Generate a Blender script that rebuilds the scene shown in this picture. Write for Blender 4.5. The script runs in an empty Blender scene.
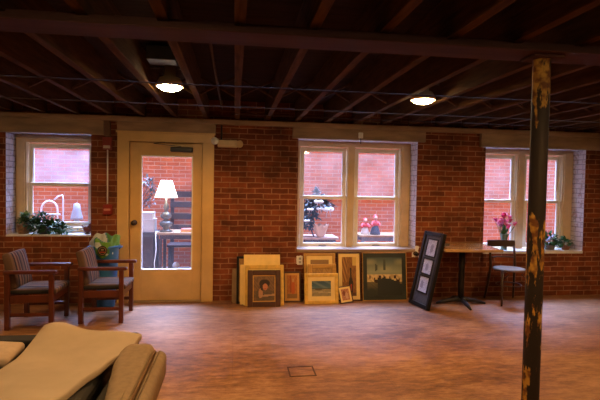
import bpy, bmesh, math, random
from mathutils import Vector, Matrix
random.seed(7)
PI = math.pi
SC = bpy.context.scene
COL = SC.collection

# ------------------------------------------------------------------ materials
MATS = {}
def new_mat(name):
    m = bpy.data.materials.new(name); m.use_nodes = True
    nt = m.node_tree
    return m, nt, nt.nodes['Principled BSDF']
def mat(name, c, rough=.6, metal=0., var=.18, scale=9., bump=0., c2=None, spec=.5, stretch=(1,1,1), coat=0., detail=5):
    """noise-varied painted / wooden / cloth surface"""
    if name in MATS: return MATS[name]
    m, nt, b = new_mat(name)
    tc = nt.nodes.new('ShaderNodeTexCoord'); mp = nt.nodes.new('ShaderNodeMapping')
    mp.inputs['Scale'].default_value = stretch
    n = nt.nodes.new('ShaderNodeTexNoise'); n.inputs['Scale'].default_value = scale; n.inputs['Detail'].default_value = detail
    r = nt.nodes.new('ShaderNodeValToRGB')
    d = c2 or tuple(x*(1-var*1.6) for x in c)
    r.color_ramp.elements[0].position = .32; r.color_ramp.elements[1].position = .68
    r.color_ramp.elements[0].color = (*d, 1); r.color_ramp.elements[1].color = (*c, 1)
    L = nt.links.new
    L(tc.outputs['Object'], mp.inputs['Vector']); L(mp.outputs['Vector'], n.inputs['Vector'])
    L(n.outputs['Fac'], r.inputs['Fac']); L(r.outputs['Color'], b.inputs['Base Color'])
    b.inputs['Roughness'].default_value = rough; b.inputs['Metallic'].default_value = metal
    b.inputs['Specular IOR Level'].default_value = spec; b.inputs['Coat Weight'].default_value = coat
    if bump:
        bp = nt.nodes.new('ShaderNodeBump'); bp.inputs['Strength'].default_value = bump; bp.inputs['Distance'].default_value = .01
        L(n.outputs['Fac'], bp.inputs['Height']); L(bp.outputs['Normal'], b.inputs['Normal'])
    MATS[name] = m
    return m
def mat_emit(name, c, s, base=(.9,.9,.9)):
    m, nt, b = new_mat(name)
    b.inputs['Base Color'].default_value = (*base, 1)
    b.inputs['Emission Color'].default_value = (*c, 1); b.inputs['Emission Strength'].default_value = s
    MATS[name] = m; return m
def mat_attr(name, rough=.6):
    if name in MATS: return MATS[name]
    m, nt, b = new_mat(name)
    a = nt.nodes.new('ShaderNodeAttribute'); a.attribute_name = 'Col'
    nt.links.new(a.outputs['Color'], b.inputs['Base Color']); b.inputs['Roughness'].default_value = rough
    MATS[name] = m; return m
def mat_glass(name, veil, tint=(1,1,1), veilc=(.9,.86,.9)):
    m = bpy.data.materials.new(name); m.use_nodes = True; nt = m.node_tree; nt.nodes.clear()
    o = nt.nodes.new('ShaderNodeOutputMaterial'); t = nt.nodes.new('ShaderNodeBsdfTransparent'); g = nt.nodes.new('ShaderNodeBsdfGlossy')
    t.inputs['Color'].default_value = (*tint, 1); g.inputs['Roughness'].default_value = .03
    f = nt.nodes.new('ShaderNodeFresnel')
    gb_ = nt.nodes.new('ShaderNodeNewGeometry'); mi_ = nt.nodes.new('ShaderNodeMapRange'); mi_.inputs['To Min'].default_value = 1.45; mi_.inputs['To Max'].default_value = 1/1.45   # same reflectance from both faces of the thin pane
    nt.links.new(gb_.outputs['Backfacing'], mi_.inputs['Value']); nt.links.new(mi_.outputs[0], f.inputs['IOR'])
    x = nt.nodes.new('ShaderNodeMixShader'); L = nt.links.new
    L(f.outputs[0], x.inputs[0]); L(t.outputs[0], x.inputs[1]); L(g.outputs[0], x.inputs[2])
    out = x
    if veil:
        tl = nt.nodes.new('ShaderNodeBsdfTranslucent'); tl.inputs['Color'].default_value = (*veilc, 1)  # translucent film mixed in to imitate a glare veil on the glass
        tc = nt.nodes.new('ShaderNodeTexCoord'); n = nt.nodes.new('ShaderNodeTexNoise'); n.inputs['Scale'].default_value = 3.5; n.inputs['Detail'].default_value = 6
        mr = nt.nodes.new('ShaderNodeMapRange'); mr.inputs['From Min'].default_value = .3; mr.inputs['From Max'].default_value = .75
        mr.inputs['To Min'].default_value = veil*.3; mr.inputs['To Max'].default_value = veil*1.1
        L(tc.outputs['Object'], n.inputs['Vector']); L(n.outputs['Fac'], mr.inputs['Value'])
        y = nt.nodes.new('ShaderNodeMixShader'); L(mr.outputs[0], y.inputs[0]); L(x.outputs[0], y.inputs[1]); L(tl.outputs[0], y.inputs[2]); out = y
    L(out.outputs[0], o.inputs['Surface'])
    MATS[name] = m; return m
def mat_brick(name, c1, c2, mortar, white=0., whitec=(.75,.72,.72), rough=.85, bump=.6, blotch=.6, boxes=(), wedge=None):
    """brick in running bond, laid on world x+y / z; white = share of flaking whitewash over it"""
    m, nt, b = new_mat(name); L = nt.links.new; N = nt.nodes.new
    geo = N('ShaderNodeNewGeometry'); sp = N('ShaderNodeSeparateXYZ'); L(geo.outputs['Position'], sp.inputs[0])
    ad = N('ShaderNodeMath'); ad.operation = 'ADD'; L(sp.outputs['X'], ad.inputs[0]); L(sp.outputs['Y'], ad.inputs[1])
    cb = N('ShaderNodeCombineXYZ'); L(ad.outputs[0], cb.inputs['X']); L(sp.outputs['Z'], cb.inputs['Y'])
    wn = N('ShaderNodeTexNoise'); wn.inputs['Scale'].default_value = 7; wn.inputs['Detail'].default_value = 3; L(geo.outputs['Position'], wn.inputs['Vector'])
    vm = N('ShaderNodeVectorMath'); vm.operation = 'SUBTRACT'; vm.inputs[1].default_value = (.5,.5,.5); L(wn.outputs['Color'], vm.inputs[0])
    vs = N('ShaderNodeVectorMath'); vs.operation = 'SCALE'; vs.inputs['Scale'].default_value = .018; L(vm.outputs[0], vs.inputs[0])
    va = N('ShaderNodeVectorMath'); va.operation = 'ADD'; L(cb.outputs[0], va.inputs[0]); L(vs.outputs[0], va.inputs[1])
    br = N('ShaderNodeTexBrick'); L(va.outputs[0], br.inputs['Vector'])
    br.inputs['Scale'].default_value = 1; br.inputs['Brick Width'].default_value = .212; br.inputs['Row Height'].default_value = .0685
    br.inputs['Mortar Size'].default_value = .0065; br.inputs['Mortar Smooth'].default_value = .25; br.inputs['Bias'].default_value = -.1
    br.inputs['Color1'].default_value = (*c1,1); br.inputs['Color2'].default_value = (*c2,1); br.inputs['Mortar'].default_value = (*mortar,1)
    n2 = N('ShaderNodeTexNoise'); n2.inputs['Scale'].default_value = 3.1; n2.inputs['Detail'].default_value = 8; n2.inputs['Roughness'].default_value = .7; L(geo.outputs['Position'], n2.inputs['Vector'])
    mr = N('ShaderNodeMapRange'); mr.inputs['From Min'].default_value = .3; mr.inputs['From Max'].default_value = .7
    mr.inputs['To Min'].default_value = 1-blotch*.6; mr.inputs['To Max'].default_value = 1+blotch*.4; L(n2.outputs['Fac'], mr.inputs['Value'])
    mx = N('ShaderNodeMix'); mx.data_type = 'RGBA'; mx.blend_type = 'MULTIPLY'; mx.inputs[0].default_value = 1
    L(br.outputs['Color'], mx.inputs[6]); L(mr.outputs[0], mx.inputs[7])
    out = mx.outputs[2]
    def whiten(out, fac):
        w = N('ShaderNodeMix'); w.data_type = 'RGBA'; L(fac, w.inputs[0]); L(out, w.inputs[6]); w.inputs[7].default_value = (*whitec,1); return w.outputs[2]
    if white:
        n3 = N('ShaderNodeTexNoise'); n3.inputs['Scale'].default_value = 11; n3.inputs['Detail'].default_value = 9; n3.inputs['Roughness'].default_value = .75; L(geo.outputs['Position'], n3.inputs['Vector'])
        r = N('ShaderNodeMapRange'); r.inputs['From Min'].default_value = .62-white*.35; r.inputs['From Max'].default_value = .70-white*.35; r.inputs['To Min'].default_value = .42; L(n3.outputs['Fac'], r.inputs['Value'])
        mm = N('ShaderNodeMath'); mm.operation = 'MULTIPLY'; mm.inputs[1].default_value = .84; L(r.outputs[0], mm.inputs[0]); fac = mm.outputs[0]
        out = whiten(out, fac)
        dk_ = N('ShaderNodeMapRange'); dk_.inputs['To Min'].default_value = 1; dk_.inputs['To Max'].default_value = .55; L(br.outputs['Fac'], dk_.inputs['Value'])
        mw_ = N('ShaderNodeMix'); mw_.data_type = 'RGBA'; mw_.blend_type = 'MULTIPLY'; mw_.inputs[0].default_value = 1; L(out, mw_.inputs[6]); L(dk_.outputs[0], mw_.inputs[7]); out = mw_.outputs[2]
    for (x0,x1,z0,z1) in boxes:   # a daub of white paint with a ragged edge
        n3 = N('ShaderNodeTexNoise'); n3.inputs['Scale'].default_value = 30; n3.inputs['Detail'].default_value = 4; L(geo.outputs['Position'], n3.inputs['Vector'])
        fs = []
        for ax, lo, hi in (('X',x0,x1),('Z',z0,z1)):
            c = N('ShaderNodeMath'); c.operation = 'SUBTRACT'; L(sp.outputs[ax], c.inputs[0]); c.inputs[1].default_value = (lo+hi)/2
            a = N('ShaderNodeMath'); a.operation = 'ABSOLUTE'; L(c.outputs[0], a.inputs[0])
            q = N('ShaderNodeMath'); q.operation = 'MULTIPLY_ADD'; L(n3.outputs['Fac'], q.inputs[0]); q.inputs[1].default_value = .04; L(a.outputs[0], q.inputs[2])
            l = N('ShaderNodeMath'); l.operation = 'LESS_THAN'; L(q.outputs[0], l.inputs[0]); l.inputs[1].default_value = (hi-lo)/2+.02; fs.append(l)
        p = N('ShaderNodeMath'); p.operation = 'MULTIPLY'; L(fs[0].outputs[0], p.inputs[0]); L(fs[1].outputs[0], p.inputs[1])
        out = whiten(out, p.outputs[0])
    L(out, b.inputs['Base Color']); b.inputs['Roughness'].default_value = rough; b.inputs['Specular IOR Level'].default_value = .3
    bp = N('ShaderNodeBump'); bp.inputs['Strength'].default_value = bump; bp.inputs['Distance'].default_value = .008; bp.invert = True
    ah = N('ShaderNodeMath'); ah.operation = 'MULTIPLY_ADD'; L(n2.outputs['Fac'], ah.inputs[0]); ah.inputs[1].default_value = .5; L(br.outputs['Fac'], ah.inputs[2])
    L(ah.outputs[0], bp.inputs['Height']); L(bp.outputs['Normal'], b.inputs['Normal'])
    MATS[name] = m; return m
def mat_floor():
    m, nt, b = new_mat('worn_floor'); L = nt.links.new; N = nt.nodes.new
    geo = N('ShaderNodeNewGeometry')
    def noise(s, d, ro, sc=(1,1,1)):
        mp = N('ShaderNodeMapping'); mp.inputs['Scale'].default_value = sc; L(geo.outputs['Position'], mp.inputs['Vector'])
        n = N('ShaderNodeTexNoise'); n.inputs['Scale'].default_value = s; n.inputs['Detail'].default_value = d; n.inputs['Roughness'].default_value = ro; L(mp.outputs[0], n.inputs['Vector']); return n
    n1 = noise(1.1, 8, .65, (.7,1.3,1)); n2 = noise(10, 9, .78, (.6,1.8,1)); n3 = noise(42, 4, .6)
    r = N('ShaderNodeValToRGB'); e = r.color_ramp.elements
    e[0].position = .34; e[0].color = (.115,.045,.02,1); e[1].position = .66; e[1].color = (.50,.285,.16,1)
    k = r.color_ramp.elements.new(.5); k.color = (.31,.15,.072,1)
    a = N('ShaderNodeMath'); a.operation = 'MULTIPLY_ADD'; L(n2.outputs['Fac'], a.inputs[0]); a.inputs[1].default_value = .95
    s = N('ShaderNodeMath'); s.operation = 'MULTIPLY_ADD'; L(n1.outputs['Fac'], s.inputs[0]); s.inputs[1].default_value = .75; s.inputs[2].default_value = -.35
    L(s.outputs[0], a.inputs[2]); L(a.outputs[0], r.inputs['Fac'])
    # board joints of the old plywood
    br = N('ShaderNodeTexBrick'); L(geo.outputs['Position'], br.inputs['Vector']); br.inputs['Scale'].default_value = 1
    br.inputs['Brick Width'].default_value = 2.4; br.inputs['Row Height'].default_value = 1.2; br.inputs['Mortar Size'].default_value = .004
    br.inputs['Color1'].default_value = (1,1,1,1); br.inputs['Color2'].default_value = (.93,.93,.93,1); br.inputs['Mortar'].default_value = (.62,.6,.58,1)
    mx = N('ShaderNodeMix'); mx.data_type = 'RGBA'; mx.blend_type = 'MULTIPLY'; mx.inputs[0].default_value = .35; L(r.outputs['Color'], mx.inputs[6]); L(br.outputs['Color'], mx.inputs[7])
    L(mx.outputs[2], b.inputs['Base Color'])
    mr = N('ShaderNodeMapRange'); mr.inputs['From Min'].default_value = .3; mr.inputs['From Max'].default_value = .7; mr.inputs['To Min'].default_value = .34; mr.inputs['To Max'].default_value = .6
    L(n2.outputs['Fac'], mr.inputs['Value']); L(mr.outputs[0], b.inputs['Roughness'])
    ad = N('ShaderNodeMath'); ad.operation = 'MULTIPLY_ADD'; L(n3.outputs['Fac'], ad.inputs[0]); ad.inputs[1].default_value = .3; L(n2.outputs['Fac'], ad.inputs[2])
    bp = N('ShaderNodeBump'); bp.inputs['Strength'].default_value = .35; bp.inputs['Distance'].default_value = .006; L(ad.outputs[0], bp.inputs['Height']); L(bp.outputs['Normal'], b.inputs['Normal'])
    b.inputs['Specular IOR Level'].default_value = .6
    return m
def mat_stripes(name, axis, cols, width, rough=.9):
    m, nt, b = new_mat(name); L = nt.links.new; N = nt.nodes.new
    tc = N('ShaderNodeTexCoord'); sp = N('ShaderNodeSeparateXYZ'); L(tc.outputs['Object'], sp.inputs[0])
    d = N('ShaderNodeMath'); d.operation = 'DIVIDE'; L(sp.outputs[axis], d.inputs[0]); d.inputs[1].default_value = width
    fr = N('ShaderNodeMath'); fr.operation = 'FRACT'; L(d.outputs[0], fr.inputs[0])
    r = N('ShaderNodeValToRGB'); r.color_ramp.interpolation = 'CONSTANT'; e = r.color_ramp.elements
    for i,(p,c) in enumerate(cols):
        if i < 2: k = e[i]; k.position = p
        else: k = e.new(p)
        k.color = (*c,1)
    n = N('ShaderNodeTexNoise'); n.inputs['Scale'].default_value = 160; L(tc.outputs['Object'], n.inputs['Vector'])
    mx = N('ShaderNodeMix'); mx.data_type = 'RGBA'; mx.blend_type = 'OVERLAY'; mx.inputs[0].default_value = .3
    L(fr.outputs[0], r.inputs['Fac']); L(r.outputs['Color'], mx.inputs[6]); L(n.outputs['Color'], mx.inputs[7]); L(mx.outputs[2], b.inputs['Base Color'])
    b.inputs['Roughness'].default_value = rough; MATS[name] = m; return m
def mat_post():
    """black pipe with yellow and bare-brown flaking paint, in patches and near the head and middle"""
    m, nt, b = new_mat('flaked_post_paint'); L = nt.links.new; N = nt.nodes.new
    tc = N('ShaderNodeTexCoord'); sp = N('ShaderNodeSeparateXYZ'); L(tc.outputs['Object'], sp.inputs[0])
    n = N('ShaderNodeTexNoise'); n.inputs['Scale'].default_value = 9; n.inputs['Detail'].default_value = 7; n.inputs['Roughness'].default_value = .62
    mp = N('ShaderNodeMapping'); mp.inputs['Scale'].default_value = (2.0,2.0,.5); L(tc.outputs['Object'], mp.inputs[0]); L(mp.outputs[0], n.inputs['Vector'])
    # flaking is worst at the head and around waist to chest height
    hr = N('ShaderNodeValToRGB'); e = hr.color_ramp.elements
    e[0].position = 0; e[0].color = (.42,)*3+(1,); e[1].position = 1; e[1].color = (.66,)*3+(1,)
    for p,v in ((.12,.52),(.30,.51),(.44,.52),(.58,.55),(.63,.36),(.8,.32),(.83,.55),(.9,.62)):
        k = e.new(p); k.color = (v,v,v,1)
    d = N('ShaderNodeMath'); d.operation = 'DIVIDE'; L(sp.outputs['Z'], d.inputs[0]); d.inputs[1].default_value = 2.25; L(d.outputs[0], hr.inputs['Fac'])
    s = N('ShaderNodeMath'); s.operation = 'ADD'; L(n.outputs['Fac'], s.inputs[0]); L(hr.outputs['Color'], s.inputs[1])
    r = N('ShaderNodeMapRange'); r.inputs['From Min'].default_value = 1.05; r.inputs['From Max'].default_value = 1.09; L(s.outputs[0], r.inputs['Value'])
    n2 = N('ShaderNodeTexNoise'); n2.inputs['Scale'].default_value = 20; L(tc.outputs['Object'], n2.inputs['Vector'])
    r2 = N('ShaderNodeValToRGB'); r2.color_ramp.elements[0].position = .42; r2.color_ramp.elements[0].color = (.16,.06,.02,1); r2.color_ramp.elements[1].position = .6; r2.color_ramp.elements[1].color = (.50,.28,.05,1); L(n2.outputs['Fac'], r2.inputs['Fac'])
    mx = N('ShaderNodeMix'); mx.data_type = 'RGBA'; L(r.outputs[0], mx.inputs[0]); mx.inputs[6].default_value = (.022,.016,.015,1); L(r2.outputs['Color'], mx.inputs[7])
    L(mx.outputs[2], b.inputs['Base Color']); b.inputs['Roughness'].default_value = .6; b.inputs['Specular IOR Level'].default_value = .25
    bp = N('ShaderNodeBump'); bp.inputs['Strength'].default_value = .5; bp.inputs['Distance'].default_value = .004; L(r.outputs[0], bp.inputs['Height']); L(bp.outputs['Normal'], b.inputs['Normal'])
    return m

# ------------------------------------------------------------------ mesh helpers
class MB:
    def __init__(s): s.v = []; s.f = []; s.c = []; s.mi = []
    def add(s, vs, fs, col=None, mi=0):
        o = len(s.v); s.v += [tuple(p) for p in vs]
        for f in fs: s.f.append([i+o for i in f]); s.c.append(col); s.mi.append(mi)
        return s
    def box(s, x0,x1,y0,y1,z0,z1, col=None, M=None):
        v = [(x,y,z) for z in (z0,z1) for y in (y0,y1) for x in (x0,x1)]
        if M is not None: v = [M @ Vector(p) for p in v]
        return s.add(v, [(0,2,3,1),(4,5,7,6),(0,1,5,4),(2,6,7,3),(0,4,6,2),(1,3,7,5)], col)
    def bar(s, p, q, w, h, col=None):
        """rectangular bar from p to q; w across, h up"""
        p, q = Vector(p), Vector(q); d = (q-p).normalized(); up = Vector((0,0,1)) if abs(d.z) < .95 else Vector((0,1,0))
        a = d.cross(up).normalized()*w/2; c = a.cross(d).normalized()*h/2
        v = [p-a-c,p+a-c,p+a+c,p-a+c,q-a-c,q+a-c,q+a+c,q-a+c]
        return s.add(v, [(3,2,1,0),(4,5,6,7),(0,1,5,4),(1,2,6,5),(2,3,7,6),(3,0,4,7)], col)
    def tube(s, pts, r, n=10, cap=True, col=None):
        pts = [Vector(p) for p in pts]; rs = r if isinstance(r,(list,tuple)) else [r]*len(pts); rings = []; a = None
        for i,p in enumerate(pts):
            d = (pts[min(i+1,len(pts)-1)] - pts[max(i-1,0)]).normalized()
            if a is None: a = d.orthogonal().normalized()
            else: a = (a - d*a.dot(d)).normalized()
            b = d.cross(a); rings.append([p + (a*math.cos(t)+b*math.sin(t))*rs[i] for t in (2*PI*k/n for k in range(n))])
        vs = [v for R in rings for v in R]
        fs = [(i*n+k, i*n+(k+1)%n, (i+1)*n+(k+1)%n, (i+1)*n+k) for i in range(len(pts)-1) for k in range(n)]
        if cap: fs += [tuple(range(n))[::-1], tuple((len(pts)-1)*n+k for k in range(n))]
        return s.add(vs, fs, col)
    def lathe(s, prof, n=28, c=(0,0,0), M=None, col=None):
        vs = []
        for r,z in prof:
            for k in range(n):
                t = 2*PI*k/n; p = Vector((c[0]+r*math.cos(t), c[1]+r*math.sin(t), c[2]+z)); vs.append(M @ p if M is not None else p)
        m = len(prof); fs = [(i*n+k, i*n+(k+1)%n, (i+1)*n+(k+1)%n, (i+1)*n+k) for i in range(m-1) for k in range(n)]
        if prof[0][0] > 1e-4: fs.append(tuple(range(n))[::-1])
        if prof[-1][0] > 1e-4: fs.append(tuple((m-1)*n+k for k in range(n)))
        return s.add(vs, fs, col)
    def ball(s, c, r, n=12, sc=(1,1,1), col=None, wob=0):
        prof = [(max(1e-5, math.sin(PI*i/n)), -math.cos(PI*i/n)) for i in range(n+1)]
        vs = []; k2 = n+4
        for a,z in prof:
            for k in range(k2):
                t = 2*PI*k/k2; w = 1+random.uniform(-wob,wob); vs.append((c[0]+a*math.cos(t)*r*sc[0]*w, c[1]+a*math.sin(t)*r*sc[1]*w, c[2]+z*r*sc[2]*w))
        return s.add(vs, [(i*k2+k, i*k2+(k+1)%k2, (i+1)*k2+(k+1)%k2, (i+1)*k2+k) for i in range(n) for k in range(k2)], col)
    def leaf(s, base, d, L, w, up=Vector((0,0,1)), fold=.18, col=None):
        d = Vector(d).normalized(); a = d.cross(up); a = a.normalized() if a.length > .01 else Vector((1,0,0)); nrm = a.cross(d)
        b = Vector(base); p = [b, b+d*L*.35+a*w*.5+nrm*w*fold, b+d*L*.7+a*w*.38+nrm*w*fold*.6-Vector((0,0,L*.05)), b+d*L-Vector((0,0,L*.18)), b+d*L*.7-a*w*.38+nrm*w*fold*.6-Vector((0,0,L*.05)), b+d*L*.35-a*w*.5+nrm*w*fold, b+d*L*.35, b+d*L*.7-Vector((0,0,L*.05))]
        return s.add(p, [(0,1,6),(1,2,7,6),(2,3,7),(0,6,5),(6,7,4,5),(7,3,4)], col)
    def build(s, name, m, parent=None, bevel=0., smooth=False, seg=2, mats=None, solid=0., sub=0):
        me = bpy.data.meshes.new(name); me.from_pydata(s.v, [], s.f); me.update()
        bm = bmesh.new(); bm.from_mesh(me); bmesh.ops.recalc_face_normals(bm, faces=bm.faces); bm.to_mesh(me); bm.free()
        if mats:
            for q in mats: me.materials.append(q)
            for p,i in zip(me.polygons, s.mi): p.material_index = i
        else: me.materials.append(m)
        if any(c is not None for c in s.c):
            at = me.color_attributes.new('Col','FLOAT_COLOR','CORNER')
            for p,c in zip(me.polygons, s.c):
                for li in p.loop_indices: at.data[li].color = (*(c or (.5,.5,.5)),1)
        if smooth:
            for p in me.polygons: p.use_smooth = True
        o = bpy.data.objects.new(name, me); COL.objects.link(o)
        if parent is not None: o.parent = parent
        if solid: q = o.modifiers.new('s','SOLIDIFY'); q.thickness = solid; q.offset = 0
        if bevel:
            q = o.modifiers.new('b','BEVEL'); q.width = bevel; q.segments = seg; q.limit_method = 'ANGLE'; q.angle_limit = math.radians(40); 
        if sub: q = o.modifiers.new('u','SUBSURF'); q.levels = sub; q.render_levels = sub
        return o
def tag(o, label, cat, group=None, kind=None):
    o['label'] = label; o['category'] = cat
    if group: o['group'] = group
    if kind: o['kind'] = kind
    return o
def thing(name, label, cat, loc=(0,0,0), rz=0., rx=0., ry=0., group=None):
    o = bpy.data.objects.new(name, None); COL.objects.link(o); o.empty_display_size = .1
    o.location = loc; o.rotation_euler = (rx, ry, rz)
    return tag(o, label, cat, group)
def struct(o, label=None):
    o['kind'] = 'structure'
    if label: o['label'] = label
    return o
def struct_root(name, label=None):
    o = bpy.data.objects.new(name, None); COL.objects.link(o); return struct(o, label)
def copy_tree(o, parent=None):
    c = o.copy(); COL.objects.link(c)
    if parent is not None: c.parent = parent
    for ch in list(o.children): copy_tree(ch, c)
    return c
def dup(o, label, loc, rz=None, group=None):
    c = copy_tree(o); c.location = loc; c['label'] = label
    if rz is not None: c.rotation_euler.z = rz
    return c

# ------------------------------------------------------------------ palette
brick_in = mat_brick('old_red_brick', (.225,.058,.02), (.11,.027,.012), (.30,.155,.088), blotch=.95, boxes=((2.36,2.45,.55,.70),(.80,.87,.47,.57)))
brick_rev = mat_brick('flaking_whitewashed_brick', (.30,.10,.07), (.2,.07,.05), (.34,.24,.22), white=.62, whitec=(.62,.58,.60), bump=1.)
brick_out = mat_brick('outdoor_brick', (.50,.105,.026), (.40,.075,.018), (.48,.25,.15), blotch=.35)
cream = mat('cream_paint', (.66,.49,.28), .45, var=.14, scale=5)
cream_d = mat('door_paint', (.66,.43,.17), .42, var=.12, scale=4)
header_paint = mat('old_tan_paint', (.36,.24,.145), .6, var=.25, scale=6, bump=.15, stretch=(.5,1,2))
sash_paint = mat('off_white_paint', (.82,.74,.60), .4, var=.1, scale=8)
bead_paint = mat('white_bead', (.9,.88,.84), .4, var=.05)
sill_white = mat('white_sill', (.78,.77,.76), .4, var=.12, scale=10)
joist_wood = mat('old_joist_wood', (.10,.043,.014), .9, var=.3, scale=6, bump=.3, spec=.1, stretch=(6,.7,6))
deck_wood = mat('subfloor_boards', (.035,.014,.005), .9, spec=.1, var=.3, scale=5, bump=.2, stretch=(.6,7,1))
girder_paint = mat('girder_paint', (.075,.032,.027), .8, spec=.15, var=.2, scale=5, stretch=(.4,3,3))
steel = mat('galvanised_conduit', (.085,.055,.04), .8, 0., var=.2, spec=.15)
black_m = mat('black_metal', (.02,.018,.018), .4, .3, var=.1)
dark_br = mat('dark_bronze', (.05,.03,.018), .4, .5, var=.1)
chair_wood = mat('reddish_chair_wood', (.12,.028,.012), .35, var=.3, scale=10, stretch=(1,1,.25), coat=.2)
brass = mat('brass', (.55,.36,.13), .3, 1., var=.1)
white_p = mat('white_plastic', (.8,.79,.77), .4, var=.05)
red_p = mat('red_plastic', (.24,.02,.014), .4, var=.08)
gold = mat('gilt_frame', (.85,.54,.12), .38, .15, var=.2, scale=14)
yellow_p = mat('pale_yellow_board', (.95,.70,.26), .6, var=.1)
cream_mat = mat('cream_mat_board', (.86,.64,.26), .75, var=.06)
brown_fr = mat('dark_brown_frame', (.085,.032,.018), .35, var=.25, scale=12)
tan_fr = mat('tan_wood_frame', (.60,.33,.08), .42, var=.2, scale=12, stretch=(.4,1,3))
olive_fr = mat('olive_brown_board', (.25,.15,.07), .6, var=.2)
black_fr = mat('black_lacquer_frame', (.010,.010,.012), .4, var=.1, spec=.25)
foliage = mat('leaf_green', (.06,.16,.045), .6, var=.4, scale=14, spec=.25, c2=(.018,.055,.02))
foliage_d = mat('dark_leaf_green', (.035,.10,.035), .7, var=.4, scale=14, spec=.2)
art_m = mat_attr('painted_canvas', .55)
cloth_attr = mat_attr('printed_bag', .5)
pane_clean = mat_glass('clear_pane', .012)
pane_veiled = mat_glass('veiled_pane', .045, veilc=(1.,.80,.70))  # warm white glare haze put into the colour of these upper panes
pane_w1 = mat_glass('hazy_pane', .08, veilc=(.85,.85,.95))  # bluish glare haze put into the colour of the left upper pane

# ------------------------------------------------------------------ room shell
X0, X1, Y0, YW, YB = -4.2, 7.0, -2.6, 6.0, 6.36
ZC = 2.53
fl = MB().box(X0-.3, X1+.3, Y0-.3, YB, -.12, 0).build('floor', mat_floor()); struct(fl, 'worn reddish brown floor with scuffed patches')
op = [(-2.69,-1.73,.818,2.06), (-1.36,-.31,0,2.08), (.80,2.40,.62,2.085), (3.37,4.87,.595,2.05)]
def wall_with_openings():
    xs = sorted({X0-.3, X1+.3} | {o[0] for o in op} | {o[1] for o in op}); zs = sorted({0,3.2} | {o[2] for o in op} | {o[3] for o in op})
    full = lambda i,k: 0 <= i < len(xs)-1 and 0 <= k < len(zs)-1 and not any(o[0]-1e-6 <= (xs[i]+xs[i+1])/2 <= o[1] and o[2] <= (zs[k]+zs[k+1])/2 <= o[3] for o in op)
    b = MB()
    for i in range(len(xs)-1):
        for k in range(len(zs)-1):
            if not full(i,k): continue
            a,c,l,h = xs[i],xs[i+1],zs[k],zs[k+1]
            b.add([(a,YW,l),(c,YW,l),(c,YW,h),(a,YW,h)], [(0,1,2,3)]); b.add([(a,YB,l),(c,YB,l),(c,YB,h),(a,YB,h)], [(3,2,1,0)], mi=2)
            inside = lambda i2,k2: 0 <= i2 < len(xs)-1 and 0 <= k2 < len(zs)-1
            for di,dk,q in ((-1,0,[(a,YW,l),(a,YB,l),(a,YB,h),(a,YW,h)]),(1,0,[(c,YW,l),(c,YB,l),(c,YB,h),(c,YW,h)]),(0,-1,[(a,YW,l),(c,YW,l),(c,YB,l),(a,YB,l)]),(0,1,[(a,YW,h),(c,YW,h),(c,YB,h),(a,YB,h)])):
                if not full(i+di,k+dk): b.add(q, [(0,1,2,3)], mi=1 if inside(i+di,k+dk) else 0)
    return b
bw = wall_with_openings()
me_mats = [brick_in, brick_rev, brick_out]
w = MB(); w.v, w.f, w.c, w.mi = bw.v, bw.f, bw.c, bw.mi
wall = w.build('wall_back', None, mats=me_mats); struct(wall, 'old red brick wall with whitewashed window reveals')
plaster = mat('dim_plaster', (.30,.19,.13), .8, var=.2, scale=2)
struct(MB().box(X0-.3,X0,Y0-.3,YW,0,3.2).build('wall_left', brick_in), 'brick side wall')
struct(MB().box(X1,X1+.3,Y0-.3,YW,0,3.2).build('wall_right', brick_in), 'brick side wall')
struct(MB().box(X0,X1,Y0-.3,Y0,0,3.2).build('wall_front', plaster), 'plain wall facing the windows')
cb = MB()
y = Y0-.3
while y < YW:
    cb.box(X0-.3, X1+.3, y, min(y+.138,YW), ZC, ZC+.03); y += .14
cb.box(X0-.3, X1+.3, Y0-.3, YB, ZC+.03, 3.0)
struct(cb.build('ceiling', deck_wood), 'dark boards above the exposed joists')
for k in range(-11, 19):
    x = .015 + .378*k
    if x < X0 or x > X1: continue
    dz = random.uniform(-.006,.006)
    j = MB().box(x-.028, x+.028, Y0, 5.99, 2.30+dz, ZC); struct(j.build('ceiling_joist', joist_wood, bevel=.004), 'exposed dark timber ceiling joist')
gb = MB().box(X0, X1, 2.43, 2.49, 2.25, 2.31); gb.box(X0,X1,2.355,2.575,2.240,2.252)
struct(gb.build('ceiling_beam', girder_paint, bevel=.003), 'dark red beam running under the joists')
# wooden band and header boards at the top of the brick wall
struct(MB().box(X0, X1, 5.905, 5.999, 2.222, 2.282).build('trim_1', header_paint, bevel=.004), 'tan wooden ledger strip along the wall top')
for i,(a,c,l,y0) in enumerate(((X0,-1.572,2.052,5.945),(-1.42,-.245,2.11,5.945),(.72,2.49,2.083,5.945),(3.27,X1,2.045,5.945))):
    struct(MB().box(a,c,y0,5.999,l,2.224).build('trim_%d'%(i+2), header_paint, bevel=.004), 'tan header board over an opening')

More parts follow.
